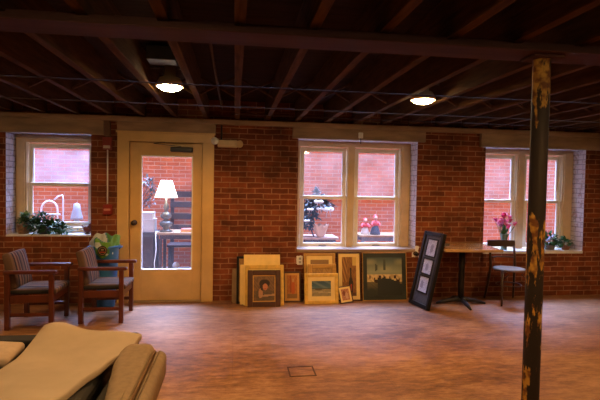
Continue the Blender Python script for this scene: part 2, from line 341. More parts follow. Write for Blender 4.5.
# ------------------------------------------------------------------ windows
def window(n, x0,x1,z0,z1, units, zm, zg0, zg1, sill, sill_m, panes, label):
    R = struct_root('window_%d'%n, label)
    yf = 6.30
    f = MB()
    # outer frame with posts left over between the sash units
    us = [u for u in units]
    edges = [x0] + [e for u in us for e in (u[0]-.055, u[1]+.055)] + [x1]
    for i in range(0, len(edges), 2): f.box(edges[i], edges[i+1], yf-.055, yf+.05, sill, z1)
    f.box(x0,x1,yf-.054,yf+.05, zg1+.055, z1); f.box(x0,x1,yf-.053,yf+.05, sill, zg0-.065)
    f.box(x0,x1,yf-.07,yf+.0, zg1+.10, zg1+.125) if z1 > zg1+.13 else None
    for i in range(0,len(edges),2):
        if edges[i+1]-edges[i] > .1: f.box(edges[i]+.02, edges[i+1]-.02, yf-.068, yf, sill, zg1+.08)
    f.build('window_frame', cream, R, bevel=.004)
    MB().box(x0,x1,6.0-.012,yf-.05, z0-.001, sill).build('window_sill', sill_m, R, bevel=.004)
    for (a,b) in us:
        for up in (0,1):
            yy = yf + (.012 if up else -.022)
            l,h = (zm+.014, zg1) if up else (zg0, zm-.016)
            s = MB(); st = .045
            s.box(a-st,a,yy-.018,yy+.018,l-(.034 if up else .055),h+(.045 if up else .034)); s.box(b,b+st,yy-.018,yy+.018,l-(.034 if up else .055),h+(.045 if up else .034))
            s.box(a,b,yy-.018,yy+.018,h,h+.045 if up else h+.034); s.box(a,b,yy-.018,yy+.018,l-(.034 if up else .055),l)
            so = s.build('sash', sash_paint, R, bevel=.003)
            q = MB(); t = .009
            q.box(a,a+t,yy-.012,yy+.012,l,h); q.box(b-t,b,yy-.012,yy+.012,l,h); q.box(a+t,b-t,yy-.012,yy+.012,l,l+t); q.box(a+t,b-t,yy-.012,yy+.012,h-t,h)
            q.build('glazing_bead', bead_paint, so)
            MB().box(a,b,yy-.002,yy+.002,l,h).build('pane', panes[up], so)
        for dx in (-.11,.11):
            pass
        m = (a+b)/2; k = MB(); k.tube([(m-.05,yf-.042,zg0-.028),(m-.035,yf-.056,zg0-.024),(m+.035,yf-.056,zg0-.024),(m+.05,yf-.042,zg0-.028)], .005, 8)
        k.build('sash_lift', dark_br, R, smooth=True)
    return R
window(1, -2.69,-1.73,.818,2.06, [(-2.508,-1.83)], 1.445, .965, 1.905, .838, sill_white, (pane_clean,pane_w1), 'single sash window at the left, hazy upper pane')
window(2, .80,2.40,.62,2.085, [(.915,1.458),(1.666,2.208)], 1.328, .702, 1.955, .66, header_paint, (pane_clean,pane_veiled), 'pair of sash windows in the middle of the wall')
window(3, 3.37,4.87,.595,2.05, [(3.405,3.945),(4.168,4.655)], 1.31, .70, 1.925, .632, sill_white, (pane_clean,pane_veiled), 'pair of sash windows at the right behind the post')

# ------------------------------------------------------------------ door
D = struct_root('door_1', 'glazed cream door with a closer')
b = MB(); b.box(-1.42,-1.285,5.965,6.05,0,2.10); b.box(-.405,-.262,5.965,6.05,0,2.10); b.box(-1.42,-.262,5.963,6.05,1.985,2.10)
b.box(-1.36,-1.30,6.0,6.3,0,2.02); b.box(-.37,-.31,6.0,6.3,0,2.02); b.box(-1.36,-.31,6.0,6.3,1.985,2.08)
b.box(-1.435,-.247,5.95,6.0,2.09,2.115)
b.box(-1.30,-1.255,6.052,6.08,0,1.99); b.box(-.435,-.37,6.052,6.08,0,1.99); b.box(-1.30,-.37,6.0525,6.0805,1.955,1.99)
b.build('door_frame', cream_d, D, bevel=.006)
b = MB(); y0,y1 = 6.008,6.05
b.box(-1.278,-1.148,y0,y1,.02,1.975); b.box(-.521,-.412,y0,y1,.02,1.975); b.box(-1.148,-.521,y0,y1,1.823,1.975); b.box(-1.148,-.521,y0,y1,.02,.398)
lf = b.build('door_leaf', cream_d, D, bevel=.003)
q = MB(); t = .014
q.box(-1.148,-1.148+t,y0-.004,y1,.398,1.823); q.box(-.521-t,-.521,y0-.004,y1,.398,1.823); q.box(-1.148+t,-.521-t,y0-.004,y1,.398,.398+t); q.box(-1.148+t,-.521-t,y0-.004,y1,1.823-t,1.823)
q.build('glazing_bead', bead_paint, lf)
MB().box(-1.148,-.521,6.028,6.032,.398,1.823).build('pane', pane_clean, lf)
k = MB(); Mx = Matrix.Translation((-1.222,y0,.99)) @ Matrix.Rotation(PI/2,4,'X')
k.lathe([(.034,0),(.034,.006),(.014,.01),(.012,.035),(.026,.045),(.033,.06),(.026,.074),(1e-5,.078)], 18, M=Mx); k.build('door_knob', dark_br, lf, smooth=True)
k = MB(); k.box(-.79,-.52,5.935,6.005,1.872,1.93); k.build('door_closer', black_m, lf, bevel=.01)
k = MB(); k.bar((-.66,5.94,1.935),(-.98,5.90,1.962),.022,.008); k.bar((-.98,5.90,1.965),(-.86,5.96,1.985),.02,.008); k.build('closer_arm', dark_br, lf)
MB().box(-1.30,-.37,5.975,6.28,0,.016).build('threshold', mat('worn_threshold', (.35,.25,.16), .5), D, bevel=.004)

# ------------------------------------------------------------------ ceiling services
def lamp(loc, label):
    t = thing('ceiling_lamp', label, 'lamp', loc, group='round ceiling lamps between the joists')
    MB().lathe([(.012,.23),(.05,.23),(.05,.10),(.085,.085),(.112,.035),(.116,.012),(.108,.012),(.1,.04),(.078,.075),(.03,.09),(1e-5,.09)], 26).build('lamp_housing', mat('lamp_white', (.75,.66,.5), .4, var=.05), t, smooth=True)
    MB().lathe([(1e-5,-.022),(.05,-.017),(.083,-.004),(.092,.022),(.06,.06),(.03,.085)], 24).build('bulb', MATS['lamp_glow'], t, smooth=True)
    for a,c in ((-.19,-.05),(.05,.155)): MB().tube([(a,0,.17),(c,0,.17)], .012, 8).build('hanger_bar', steel, t, smooth=True)
    return t
mat_emit('lamp_glow', (1,.72,.36), 110, (1,.9,.7))
L1 = lamp((-.555,4.10,2.285), 'glowing round ceiling lamp nearest the door')
lamps = [L1]
for loc,lab in (((1.72,4.20,2.285),'glowing round ceiling lamp before the middle window'), ((-.55,1.35,2.285),'round ceiling lamp overhead, left of the camera'), ((1.72,1.1,2.285),'round ceiling lamp overhead, right of the camera'), ((4.35,1.5,2.285),'round ceiling lamp at the right, before the beam'), ((-2.83,4.12,2.285),'round ceiling lamp out to the left in front of the left window'), ((4.02,4.22,2.285),'round ceiling lamp out to the right in front of the right window'), ((-.55,-1.0,2.285),'round ceiling lamp far behind the camera')):
    lamps.append(dup(L1, lab, loc))
POWER = [112, 108, 18, 80, 60, 32, 42, 55]
for t,p in zip(lamps, POWER):
    ld = bpy.data.lights.new('lamp_light','SPOT'); ld.energy = p; ld.color = (1,.47,.13); ld.spot_size = math.radians(165); ld.spot_blend = .4; ld.shadow_soft_size = .08
    lo = bpy.data.objects.new('lamp_light', ld); COL.objects.link(lo); lo.location = (t.location.x, t.location.y, t.location.z-.03)
def conduit(pts, r, label):
    return tag(MB().tube(pts, r, 8).build('ceiling_conduit', steel, smooth=True), label, 'conduit', 'metal conduits under the joists')
conduit([(-4.0,3.86,2.283),(6.5,3.93,2.283)], .0055, 'thin conduit crossing under the joists beside the lamps')
conduit([(-4.0,4.88,2.283),(6.5,5.02,2.283)], .0055, 'thin conduit crossing under the joists midway from lamps to wall')
conduit([(-.05,5.44,2.284),(6.5,5.52,2.284)], .0055, 'thin conduit starting above the door and running right near the wall')
conduit([(-.17,2.72,2.40),(-.17,5.88,2.40)], .011, 'conduit running between the joists toward the door top')
conduit([(-1.15,2.75,2.36),(-1.17,3.82,2.36)], .009, 'short bright conduit between the left joists')
for i in range(-8, 13):   # cross bridging, one pair per bay
    xa, xb = .015+.378*i+.026, .015+.378*(i+1)-.026
    for s,(za,zb) in enumerate(((2.335,2.50),(2.50,2.335))):
        o = MB().bar((xa,4.55+s*.045,za),(xb,4.55+s*.045,zb),.036,.018).build('joist_bridging', joist_wood); struct(o, 'wooden cross brace between joists')
b = MB().box(-.66,-.45,3.60,3.78,2.40,2.50); tag(b.build('junction_box', mat('junction_grey', (.02,.013,.009), .6,.2), bevel=.006), 'square metal junction box between joists beside the door lamp', 'box')

# ------------------------------------------------------------------ wall devices
t = thing('fire_alarm', 'red fire alarm horn high on the brick between left window and door', 'alarm', (-1.535,5.999,1.955))
MB().box(-.052,.052,-.055,0,-.08,.07).build('alarm_body', red_p, t, bevel=.006)
MB().box(-.04,.04,-.062,-.055,-.066,-.03).build('strobe_lens', mat('strobe_clear', (.6,.5,.45), .2), t, bevel=.003)
gm = MB(); 
for i in range(5): gm.box(-.036,.036,-.059,-.055,-.01+i*.014,-.004+i*.014)
gm.build('horn_grille', mat('dark_red', (.2,.015,.01), .5), t)
MB().box(-.035,.035,-.06,0,.08,.27).build('conduit_box', mat('rusty_box', (.16,.08,.05), .6,.2), t, bevel=.006)
MB().tube([(0,-.015,-.08),(0,-.015,-.735)], .008, 8).build('conduit', white_p, t, smooth=True)
t = thing('fire_pull_station', 'small red fire alarm pull box at the foot of the white conduit', 'alarm', (-1.53,5.999,1.15))
MB().box(-.052,.052,-.045,0,-.06,.06).build('pull_body', red_p, t, bevel=.006)
MB().box(-.038,.038,-.056,-.045,-.012,.012).build('pull_handle', mat('pull_white', (.55,.25,.2), .4), t, bevel=.003)
t = thing('emergency_light', 'tan emergency light with two round heads beside the door top', 'light', (-.09,5.999,1.985))
MB().box(-.13,.115,-.075,0,-.045,.048).build('light_body', mat('aged_beige_plastic', (.60,.44,.24), .45, var=.08), t, bevel=.014, seg=3)
for sx,s,m_ in ((-1,.15,white_p),(1,.125,MATS['aged_beige_plastic'])):
    Mx = Matrix.Translation((sx*s,-.05,.03 if sx<0 else 0)) @ Matrix.Rotation(PI/2,4,'X') @ Matrix.Rotation(sx*.5,4,'Y')
    MB().lathe([(.02,-.03),(.04,0),(.046,.04),(.04,.046),(1e-5,.046)], 18, M=Mx).build('lamp_head', m_, t, smooth=True)
b = MB(); b.tube([(-.085,-.03,.048),(-.085,-.03,.235)], .011, 8); b.build('conduit', black_m, t, smooth=True)
t = thing('wall_socket', 'small white socket plate on brick below the middle window corner', 'socket', (.845,5.999,.515))
MB().box(-.035,.035,-.008,0,-.057,.057).build('cover_plate', white_p, t, bevel=.004)
b = MB(); b.box(-.016,.016,-.012,-.008,.008,.038); b.box(-.016,.016,-.012,-.008,-.038,-.008); b.build('outlet', mat('outlet_grey', (.4,.4,.42), .4), t, bevel=.003)
t = thing('hose_tap', 'small round metal tap on the white paint daub under the middle window', 'tap', (2.405,5.999,.60))
Mx = Matrix.Rotation(PI/2,4,'X'); MB().lathe([(.03,0),(.03,.01),(.014,.014),(.014,.05),(1e-5,.05)], 16, M=Mx).build('flange', steel, t, smooth=True)
MB().lathe([(.024,.05),(.026,.058),(1e-5,.06)], 16, M=Mx).build('handle', black_m, t, smooth=True)
t = thing('wall_sensor', 'small white sensor on the header board above the middle window', 'sensor', (1.60,5.944,2.135))
MB().box(-.03,.03,-.03,0,-.03,.045).build('sensor_body', white_p, t, bevel=.008); MB().tube([(.0,-.012,-.03),(.004,-.012,-.10)], .006, 8).build('cable', black_m, t, smooth=True)
# a hatch outline let into the floor
b = MB(); hx0,hx1,hy0,hy1 = .44,.655,3.58,3.78
b.box(hx0,hx1,hy0,hy0+.012,0,.003); b.box(hx0,hx1,hy1-.012,hy1,0,.003); b.box(hx0,hx0+.012,hy0+.012,hy1-.012,0,.003); b.box(hx1-.012,hx1,hy0+.012,hy1-.012,0,.003)
tag(b.build('floor_hatch', mat('hatch_edge', (.12,.06,.035), .6)), 'thin dark square outline of a hatch in the open floor', 'hatch')

# ------------------------------------------------------------------ post
t = thing('support_post', 'black steel post with flaking yellow paint holding up the beam', 'post', (1.702,2.46,0))
MB().lathe([(.047,.012),(.047,2.222)], 24).build('shaft', mat_post(), t, smooth=True).modifiers.new('e','EDGE_SPLIT')
MB().box(-.09,.09,-.07,.07,2.222,2.237).build('cap_plate', girder_paint, t, bevel=.003)
MB().box(-.1,.1,-.1,.1,0,.012).build('base_plate', black_m, t, bevel=.003)

# ------------------------------------------------------------------ armchairs
stripe_cols = [(0,(.15,.09,.05)),(.2,(.028,.015,.012)),(.34,(.22,.13,.075)),(.5,(.075,.025,.016)),(.66,(.17,.115,.08)),(.78,(.022,.018,.019)),(.9,(.10,.055,.036))]
fab = mat_stripes('striped_chair_fabric', 'Y', stripe_cols, .19)
def soft_box(x0,x1,y0,y1,z0,z1, puff=.02, n=6):
    """cushion: a box grid with a swelling top"""
    b = MB(); vs=[]; 
    for zi,(z,pf) in enumerate(((z0,0),(z1,puff))):
        for i in range(n+1):
            for j in range(n+1):
                u,v = i/n,j/n; e = (1-(2*u-1)**4)*(1-(2*v-1)**4)
                vs.append((x0+(x1-x0)*u, y0+(y1-y0)*v, z+pf*e))
    m=(n+1)**2; fs=[]
    for i in range(n):
        for j in range(n):
            a=i*(n+1)+j; fs += [(a,a+1,a+n+2,a+n+1),(m+a,m+a+n+1,m+a+n+2,m+a+1)]
    for i in range(n):
        a=i*(n+1); c=(i+1)*(n+1); fs += [(a,c,m+c,m+a),(a+n,m+a+n,m+c+n,c+n)]; fs += [(i,m+i,m+i+1,i+1),(n*(n+1)+i,n*(n+1)+i+1,m+n*(n+1)+i+1,m+n*(n+1)+i)]
    return b.add(vs,fs)
def armchair(loc, rz, label):   # faces +x; feet in the corners of .47 x .52
    t = thing('armchair', label, 'armchair', loc, rz, group='striped wooden armchairs by the left window')
    hx, hy = .225, .237
    for sy in (-1,1):
        y0 = sy*hy
        b = MB().box(hx-.045,hx,y0-.0225,y0+.0225,0,.558); b.build('leg', chair_wood, t, bevel=.005)
        b = MB(); b.bar((-hx+.02,y0,0),(-hx+.02,y0,.558),.045,.045); b.build('leg', chair_wood, t, bevel=.005)
        b = MB().box(-hx-.01,hx+.035,y0-.028,y0+.028,.558,.592); b.build('armrest', chair_wood, t, bevel=.008)
        MB().box(-hx+.045,hx-.045,y0-.012,y0+.012,.27,.345).build('side_rail', chair_wood, t, bevel=.004)
        MB().box(-hx+.045,hx-.045,y0-.01,y0+.01,.13,.165).build('stretcher', chair_wood, t, bevel=.004)
    MB().box(hx-.035,hx-.01,-hy+.0225,hy-.0225,.27,.345).build('front_rail', chair_wood, t, bevel=.004)
    MB().box(-hx+.01,-hx+.035,-hy+.0225,hy-.0225,.27,.345).build('back_rail', chair_wood, t, bevel=.004)
    soft_box(-hx+.03,hx+.015,-hy+.026,hy-.026,.345,.40,.018).build('seat', fab, t, bevel=.018, seg=3, smooth=True)
    # back cushion leaning away
    b = soft_box(0,.365,-hy+.03,hy-.03,0,.07,.018)
    M = Matrix.Translation((-hx+.03,0,.39)) @ Matrix.Rotation(-PI/2-.22,4,'Y') @ Matrix.Scale(1,4)
    b.v = [tuple(M @ Vector((p[0],p[1],-p[2]))) for p in b.v]
    b.build('backrest', fab, t, bevel=.02, seg=3, smooth=True)
    return t
A1 = armchair((-1.378,5.385,0), 0, 'striped wooden armchair nearer the door, in front of the blue bin')
A2 = dup(A1, 'striped wooden armchair at the left edge under the plant window', (-2.02,5.21,0), .03)

# ------------------------------------------------------------------ bin and bag
t = thing('waste_bin', 'tall blue plastic bin behind the armchair by the door', 'bin', (-1.515,5.812,0)); t.scale = (.92,.92,1)
blue = mat('blue_plastic', (.035,.17,.42), .4, var=.1)
MB().lathe([(.115,0),(.12,.01),(.15,.38),(.172,.70),(.188,.715),(.188,.74),(.176,.74),(.165,.69),(.145,.38),(.112,.02),(1e-5,.02)], 32).build('bin_body', blue, t, smooth=True)
for sx in (-1,1): MB().tube([(sx*.185,-.05,.70),(sx*.205,-.03,.72),(sx*.205,.03,.72),(sx*.185,.05,.70)], .009, 8).build('handle', blue, t, smooth=True)
b = MB(); n, m = 96, 20; vs = []
gw = [(.06,.22,.03),(.16,.40,.05),(.60,.68,.74),(.07,.26,.36)]
def bag_colour(a, h):
    x = math.cos(a); q = x*1.1 + .55*math.sin(4.2*x+5*h) - .25*h
    if q < -.30: return gw[2]
    if q < -.18: return gw[3]
    if abs(math.sin(3.1*x+2.4*h+.6)) < .16: return gw[2]
    return gw[1] if math.sin(5*x-4*h) > -.2 else gw[0]
for i in range(m+1):
    for k in range(n):
        a = 2*PI*k/n; h = i/m
        top = .815 + .075*math.sin(a+2.6) + .02*math.sin(3*a+.5) + .012*math.sin(9*a)
        r = .150 + .03*h + .008*math.sin(7*a+4*h) + .004*math.sin(13*a-6*h); vs.append((r*math.cos(a), r*math.sin(a), .60+(top-.60)*h))
for i in range(m):
    for k in range(n): b.add([vs[i*n+k],vs[i*n+(k+1)%n],vs[(i+1)*n+(k+1)%n],vs[(i+1)*n+k]], [(0,1,2,3)], bag_colour(2*PI*k/n, i/m))
bag = b
nx, nz = 44, 24
for i in range(nx):      # the flap hanging over the bin's front rim
    for j in range(nz):
        def P(u,v):
            a = -PI/2 + (u-.5)*.95+.08; rr = .193 + .005*math.sin(9*u+3*v) - .02*v; zlow = .60 + .06*abs(2*u-1)**1.5
            return (rr*math.cos(a), rr*math.sin(a), .79-(.79-zlow)*v)
        u,v = i/nx,j/nz
        bag.add([P(u,v),P(u+1/nx,v),P(u+1/nx,v+1/nz),P(u,v+1/nz)], [(0,1,2,3)], bag_colour(-PI/2+(u-.5)*.95+.08, -v*.8))
bg = thing('plastic_bag', 'green and white printed bag bulging out of the blue bin', 'bag', (-1.515,5.812,0)); bg.scale = (.92,.92,1)
bag.build('bag_body', cloth_attr, bg, smooth=True, solid=.003)
Mx = Matrix.Translation((.02,-.199,.695)) @ Matrix.Rotation(PI/2+.06,4,'X')
b = MB(); b.lathe([(.058,-.004),(.058,.004),(1e-5,.004)], 28, M=Mx, col=(.012,.008,.008)); b.tube([tuple(Mx @ Vector((.043*math.cos(k*PI/16),.043*math.sin(k*PI/16),.0045))) for k in range(33)], .003, 6, col=(.35,.25,.1)); b.box(.02-.03,.02+.03,-.2055,-.2035,.672,.687,(.35,.05,.02)); b.box(.02-.016,.02+.016,-.2055,-.2035,.699,.717,(.3,.22,.12))
b.build('round_emblem', cloth_attr, bg)

# ------------------------------------------------------------------ picture frames
def lerp(a,b,t): return tuple(x+(y-x)*t for x,y in zip(a,b))
def canvas(w,h,z0,y,fn,nx=30,nz=36):
    b = MB()
    for i in range(nx):
        for k in range(nz):
            u,v = (i+.5)/nx,(k+.5)/nz; xa,xb = -w/2+w*i/nx, -w/2+w*(i+1)/nx; za,zb = z0+h*k/nz, z0+h*(k+1)/nz
            b.add([(xa,y,za),(xb,y,za),(xb,y,zb),(xa,y,zb)], [(0,1,2,3)], tuple(.9*q**1.22 for q in fn(u,v)))
    return b
def hsh(u,v,s=1.): return .5+.5*math.sin(u*37.1*s+v*91.7*s+3*math.sin(u*17+v*23*s))
def ell(u,v,cx,cy,a,b): return ((u-cx)/a)**2+((v-cy)/b)**2
def art_portrait(u,v):
    c = lerp((.28,.17,.09),(.20,.12,.07),hsh(u,v,.3))
    if v < .42: c = lerp((.16,.11,.06),(.25,.15,.08),hsh(u,v,.6))
    if ell(u,v,.5,.22,.42,.30) < 1: c = lerp((.13,.10,.07),(.2,.13,.08),hsh(u,v,.7))     # dark dress
    if ell(u,v,.33,.30,.10,.20) < 1: c = (.52,.30,.18)                                    # arm
    if abs(v-.16-.08*u) < .035 and u > .3: c = (.50,.33,.22)
    if ell(u,v,.52,.70,.25,.17) < 1: c = (.045,.022,.015)                                 # hair
    if ell(u,v,.40,.58,.10,.16) < 1: c = (.06,.03,.02)
    if ell(u,v,.55,.56,.12,.13) < 1: c = (.58,.27,.16)                                    # face
    if ell(u,v,.50,.61,.025,.014) < 1 or ell(u,v,.60,.61,.025,.014) < 1: c = (.08,.03,.02)
    if ell(u,v,.55,.49,.04,.012) < 1: c = (.42,.05,.04)
    return c
def art_orange(u,v):
    c = lerp((.52,.20,.05),(.62,.30,.08),hsh(u,v,.4))
    if .25 < u < .45 and v > .25: c = (.42,.13,.03)
    if ell(u,v,.6,.45,.18,.34) < 1: c = (.60,.16,.03)
    if ell(u,v,.6,.78,.10,.09) < 1: c = (.62,.38,.18)
    if v < .2: c = (.35,.2,.08)
    return c
def art_sea(u,v):
    if v > .52: c = lerp((.12,.22,.28),(.05,.12,.17),(v-.52)/.48); c = lerp(c,(.30,.36,.36),.5*max(0,math.sin(u*9+v*14)))
    elif v > .46: c = (.10,.14,.13)
    else: c = lerp((.45,.36,.20),(.33,.30,.2),hsh(u,v,.5))
    if ell(u,v,.35,.45,.2,.06) < 1: c = (.16,.13,.09)
    if abs(v-.30+.05*u) < .02: c = (.65,.58,.4)
    return c
def art_bottle(u,v):
    c = lerp((.42,.22,.07),(.30,.15,.05),hsh(u,v,.5))
    if u < .38 and v > .35: c = lerp((.55,.30,.09),(.24,.12,.05),.5+.5*math.sin(u*30+v*22))
    if ell(u,v,.62,.25,.16,.25) < 1 or (abs(u-.62) < .055 and .4 < v < .72): c = (.06,.045,.03)
    if ell(u,v,.64,.22,.07,.10) < 1: c = (.45,.08,.04)
    if ell(u,v,.28,.16,.2,.12) < 1: c = (.48,.30,.12)
    if v < .08: c = (.2,.1,.05)
    if u > .72 and v > .78: c = (.75,.55,.18)
    return c
def art_small(u,v):
    c = lerp((.45,.16,.09),(.62,.36,.22),hsh(u,v,.45))
    if ell(u,v,.35,.62,.2,.22) < 1: c = (.30,.09,.05)
    if ell(u,v,.65,.4,.2,.3) < 1: c = (.66,.42,.3)
    return c
def art_land(u,v):
    if v > .55: c = lerp((.42,.46,.33),(.10,.15,.15),abs(v-.62)/.38); c = lerp(c,(.62,.58,.36),.45*max(0,math.sin(u*7+1)*math.sin(v*16)))
    elif v > .36: c = lerp((.85,.70,.40),(.60,.46,.24),hsh(u,v,.4))
    else: c = lerp((.30,.24,.12),(.07,.08,.06),min(1,(.4-v)/.3+.2*hsh(u,v,.5)))
    tree = .44+.05*math.sin(u*19)+.03*math.sin(u*41)
    if abs(v-tree) < .045 and .06 < u < .95 and math.sin(u*23+1) > -.45: c = (.09,.045,.03)
    if v < .30+.16*math.sin(u*3.2) and u > .3: c = (.055,.065,.055)
    if ell(u,v,.5,.80,.035,.16) < 1 or ell(u,v,.26,.74,.03,.1) < 1: c = (.12,.15,.12)
    return c
def art_band(u,v): return (.05,.012,.012) if v < .9 else (.4,.25,.12)
def art_plain(u,v): return lerp((.55,.34,.13),(.42,.25,.10),hsh(u,v,.3))
def frame(label, x0,x1,h,y,t,border,fm,lean,fn=None,mw=0.,mm=None,roll=0.,rz=0.,glass=False,solid_board=False):
    w = x1-x0
    r = thing('framed_picture' if not solid_board else 'canvas_board', label, 'picture' if not solid_board else 'board', ((x0+x1)/2,y,0), rz, -lean, roll, 'pictures leaning against the brick wall')
    if solid_board:
        MB().box(-w/2,w/2,0,t,0,h).build('board', fm, r, bevel=.004)
        b = MB(); q = .02
        b.box(-w/2+.01,w/2-.01,t,t+.006,.01,.03); b.build('stretcher_bar', tan_fr, r); return r
    b = MB(); B = border
    b.box(-w/2,-w/2+B,0,t,0,h); b.box(w/2-B,w/2,0,t,0,h); b.box(-w/2+B,w/2-B,0,t,0,B); b.box(-w/2+B,w/2-B,0,t,h-B,h)
    b.build('frame', fm, r, bevel=min(.006,B*.25))
    MB().box(-w/2+B*.6,w/2-B*.6,t*.65,t*.9,B*.6,h-B*.6).build('backing', olive_fr, r)
    if mw:
        b = MB(); a,c = -w/2+B, w/2-B; l,u = B,h-B; ya,yb = t*.35,t*.5
        b.box(a,a+mw,ya,yb,l,u); b.box(c-mw,c,ya,yb,l,u); b.box(a+mw,c-mw,ya,yb,l,l+mw); b.box(a+mw,c-mw,ya,yb,u-mw,u); b.build('mat_board', mm, r)
    canvas(w-2*B-2*mw, h-2*B-2*mw, B+mw, t*.45, fn or art_plain).build('picture', art_m, r)
    return r
R_ = math.radians
frame('plain brown board at the far left end of the leaning pictures', -.022,.30,.425,5.875,.02,.03,olive_fr,R_(12), solid_board=True)
frame('tall black frame edge standing behind the pale yellow boards', .035,.36,.59,5.835,.025,.03,black_fr,R_(12),art_plain)
frame('pale yellow board whose narrow left edge shows beside the portrait', .078,.42,.49,5.803,.02,.03,yellow_p,R_(12), solid_board=True)
frame('tallest pale yellow board rising above the portrait stack', .122,.575,.62,5.762,.022,.03,yellow_p,R_(12), solid_board=True)
frame('yellow gilt frame standing directly behind the dark portrait', .138,.618,.50,5.715,.026,.05,gold,R_(12),art_plain,.02,yellow_p)
frame('dark brown framed portrait of a dark-haired woman', .17,.572,.445,5.668,.03,.062,brown_fr,R_(12),art_portrait,.012,MATS['tan_wood_frame'])
frame('dark framed orange picture between the portrait and the seascape', .625,.855,.39,5.865,.025,.022,brown_fr,R_(13),art_orange,.028,mat('orange_mat', (.66,.36,.1), .7, var=.06))
frame('tall tan frame with dark maroon picture at the back of the seascape stack', .893,1.302,.62,5.862,.022,.035,tan_fr,R_(10),art_band,.05,cream_mat)
frame('tan frame in the middle of the seascape stack', .935,1.305,.49,5.815,.024,.055,tan_fr,R_(10),art_plain)
frame('gold framed seascape with cream mat at the front of its stack', .882,1.318,.38,5.762,.028,.045,gold,R_(10),art_sea,.05,cream_mat)
frame('tall dark framed still life of a bottle with cream mat', 1.325,1.648,.635,5.868,.025,.022,brown_fr,R_(9),art_bottle,.045,cream_mat)
frame('smallest tilted picture with cream mat in front of the bottle still life', 1.337,1.517,.218,5.755,.018,.014,brown_fr,R_(20),art_small,.024,cream_mat,roll=R_(-5),rz=R_(10)).location.z = .008
frame('largest dark landscape painting with thin pale edge under the middle window', 1.662,2.265,.625,5.872,.03,.009,tan_fr,R_(8),art_land,.055,mat('dark_green_mat', (.035,.045,.04), .5, var=.2))

# ------------------------------------------------------------------ black collage frame leaning on the table
# bottom edge from (2.22,5.735) to (2.295,5.32); faces left, leans right
by = Vector((2.22,5.735,0)); ey = Vector((2.295,5.32,0)); wv = (ey-by); fw = wv.length; wx = wv.normalized()
lean = R_(13.2); up0 = Vector((0,0,1)); nback = Vector((0,0,1)).cross(wx)*1.0; nback = Vector((abs(nback.x), nback.y if nback.x>0 else -nback.y, 0)).normalized()
zup = (up0*math.cos(lean)+nback*math.sin(lean)); yb_ = (nback*math.cos(lean)-up0*math.sin(lean))
t = thing('collage_frame', 'tall black collage frame leaning on the edge of the wooden table', 'picture frame')
mid = (by+ey)/2
t.matrix_world = Matrix(((wx.x,yb_.x,zup.x,mid.x),(wx.y,yb_.y,zup.y,mid.y),(wx.z,yb_.z,zup.z,.012),(0,0,0,1)))
h = .945; w = fw; B = .05
b = MB(); b.box(-w/2,-w/2+B,0,.045,0,h); b.box(w/2-B,w/2,0,.045,0,h); b.box(-w/2+B,w/2-B,0,.045,0,B); b.box(-w/2+B,w/2-B,0,.045,h-B,h); b.build('frame', black_fr, t, bevel=.008)
MB().box(-w/2+.03,w/2-.03,.03,.04,.03,h-.03).build('backing', olive_fr, t)
MB().box(-w/2+B,w/2-B,.018,.026,B,h-B).build('mat_board', mat('charcoal_mat', (.055,.055,.065), .6, var=.25, scale=30), t)
def photo_fn(s):
    def f(u,v):
        c = lerp((.55,.55,.62),(.40,.41,.5),hsh(u+s,v,.25))
        if ell(u,v,.35+.2*s,.45,.16,.3) < 1: c = (.28,.27,.33)
        return c
    return f
for i,(z0,hh) in enumerate(((.19,.185),(.42,.175),(.645,.20))):
    q = MB(); ww = .19
    q.box(-ww/2-.016,-ww/2,.010,.018,z0-.016,z0+hh+.016); q.box(ww/2,ww/2+.016,.010,.018,z0-.016,z0+hh+.016); q.box(-ww/2,ww/2,.010,.018,z0-.016,z0); q.box(-ww/2,ww/2,.010,.018,z0+hh,z0+hh+.016)
    fo = q.build('photo_border', black_fr, t)
    canvas(ww,hh,z0,.0165,photo_fn(i*.5),10,12).build('photo', art_m, fo)

# ------------------------------------------------------------------ table and chair
TZ = .75
t = thing('cafe_table', 'square wooden-topped pedestal table with black cross base', 'table', (2.885,5.635,0), R_(-5))
MB().box(-.345,.37,-.35,.33,TZ-.035,TZ).build('tabletop', mat('honey_tabletop', (.58,.36,.17), .2, var=.22, scale=6, stretch=(.5,5,1), coat=.3), t, bevel=.008)
MB().tube([(0,0,.05),(0,0,TZ-.04)], .038, 18).build('column', black_m, t, smooth=True)
b = MB().lathe([(.15,TZ-.047),(.15,TZ-.036)], 20); b.build('top_plate', black_m, t)
for a in (0,PI/2,PI,-PI/2):
    d = Vector((math.cos(a),math.sin(a),0)); pp = Vector((0,0,.07)); b = MB()
    b.tube([pp, d*.1+Vector((0,0,.06)), d*.24+Vector((0,0,.034)), d*.32+Vector((0,0,.014))], [.034,.03,.022,.012], 10); b.build('foot', black_m, t, smooth=True)
tag(MB().lathe([(.075,0),(.09,.006),(.092,.012),(.08,.009),(1e-5,.007)], 24, c=(2.66,5.72,TZ)).build('dish', mat('dull_grey_metal', (.2,.18,.17), .3,.4), smooth=True), 'small dark round dish on the wooden table', 'dish')

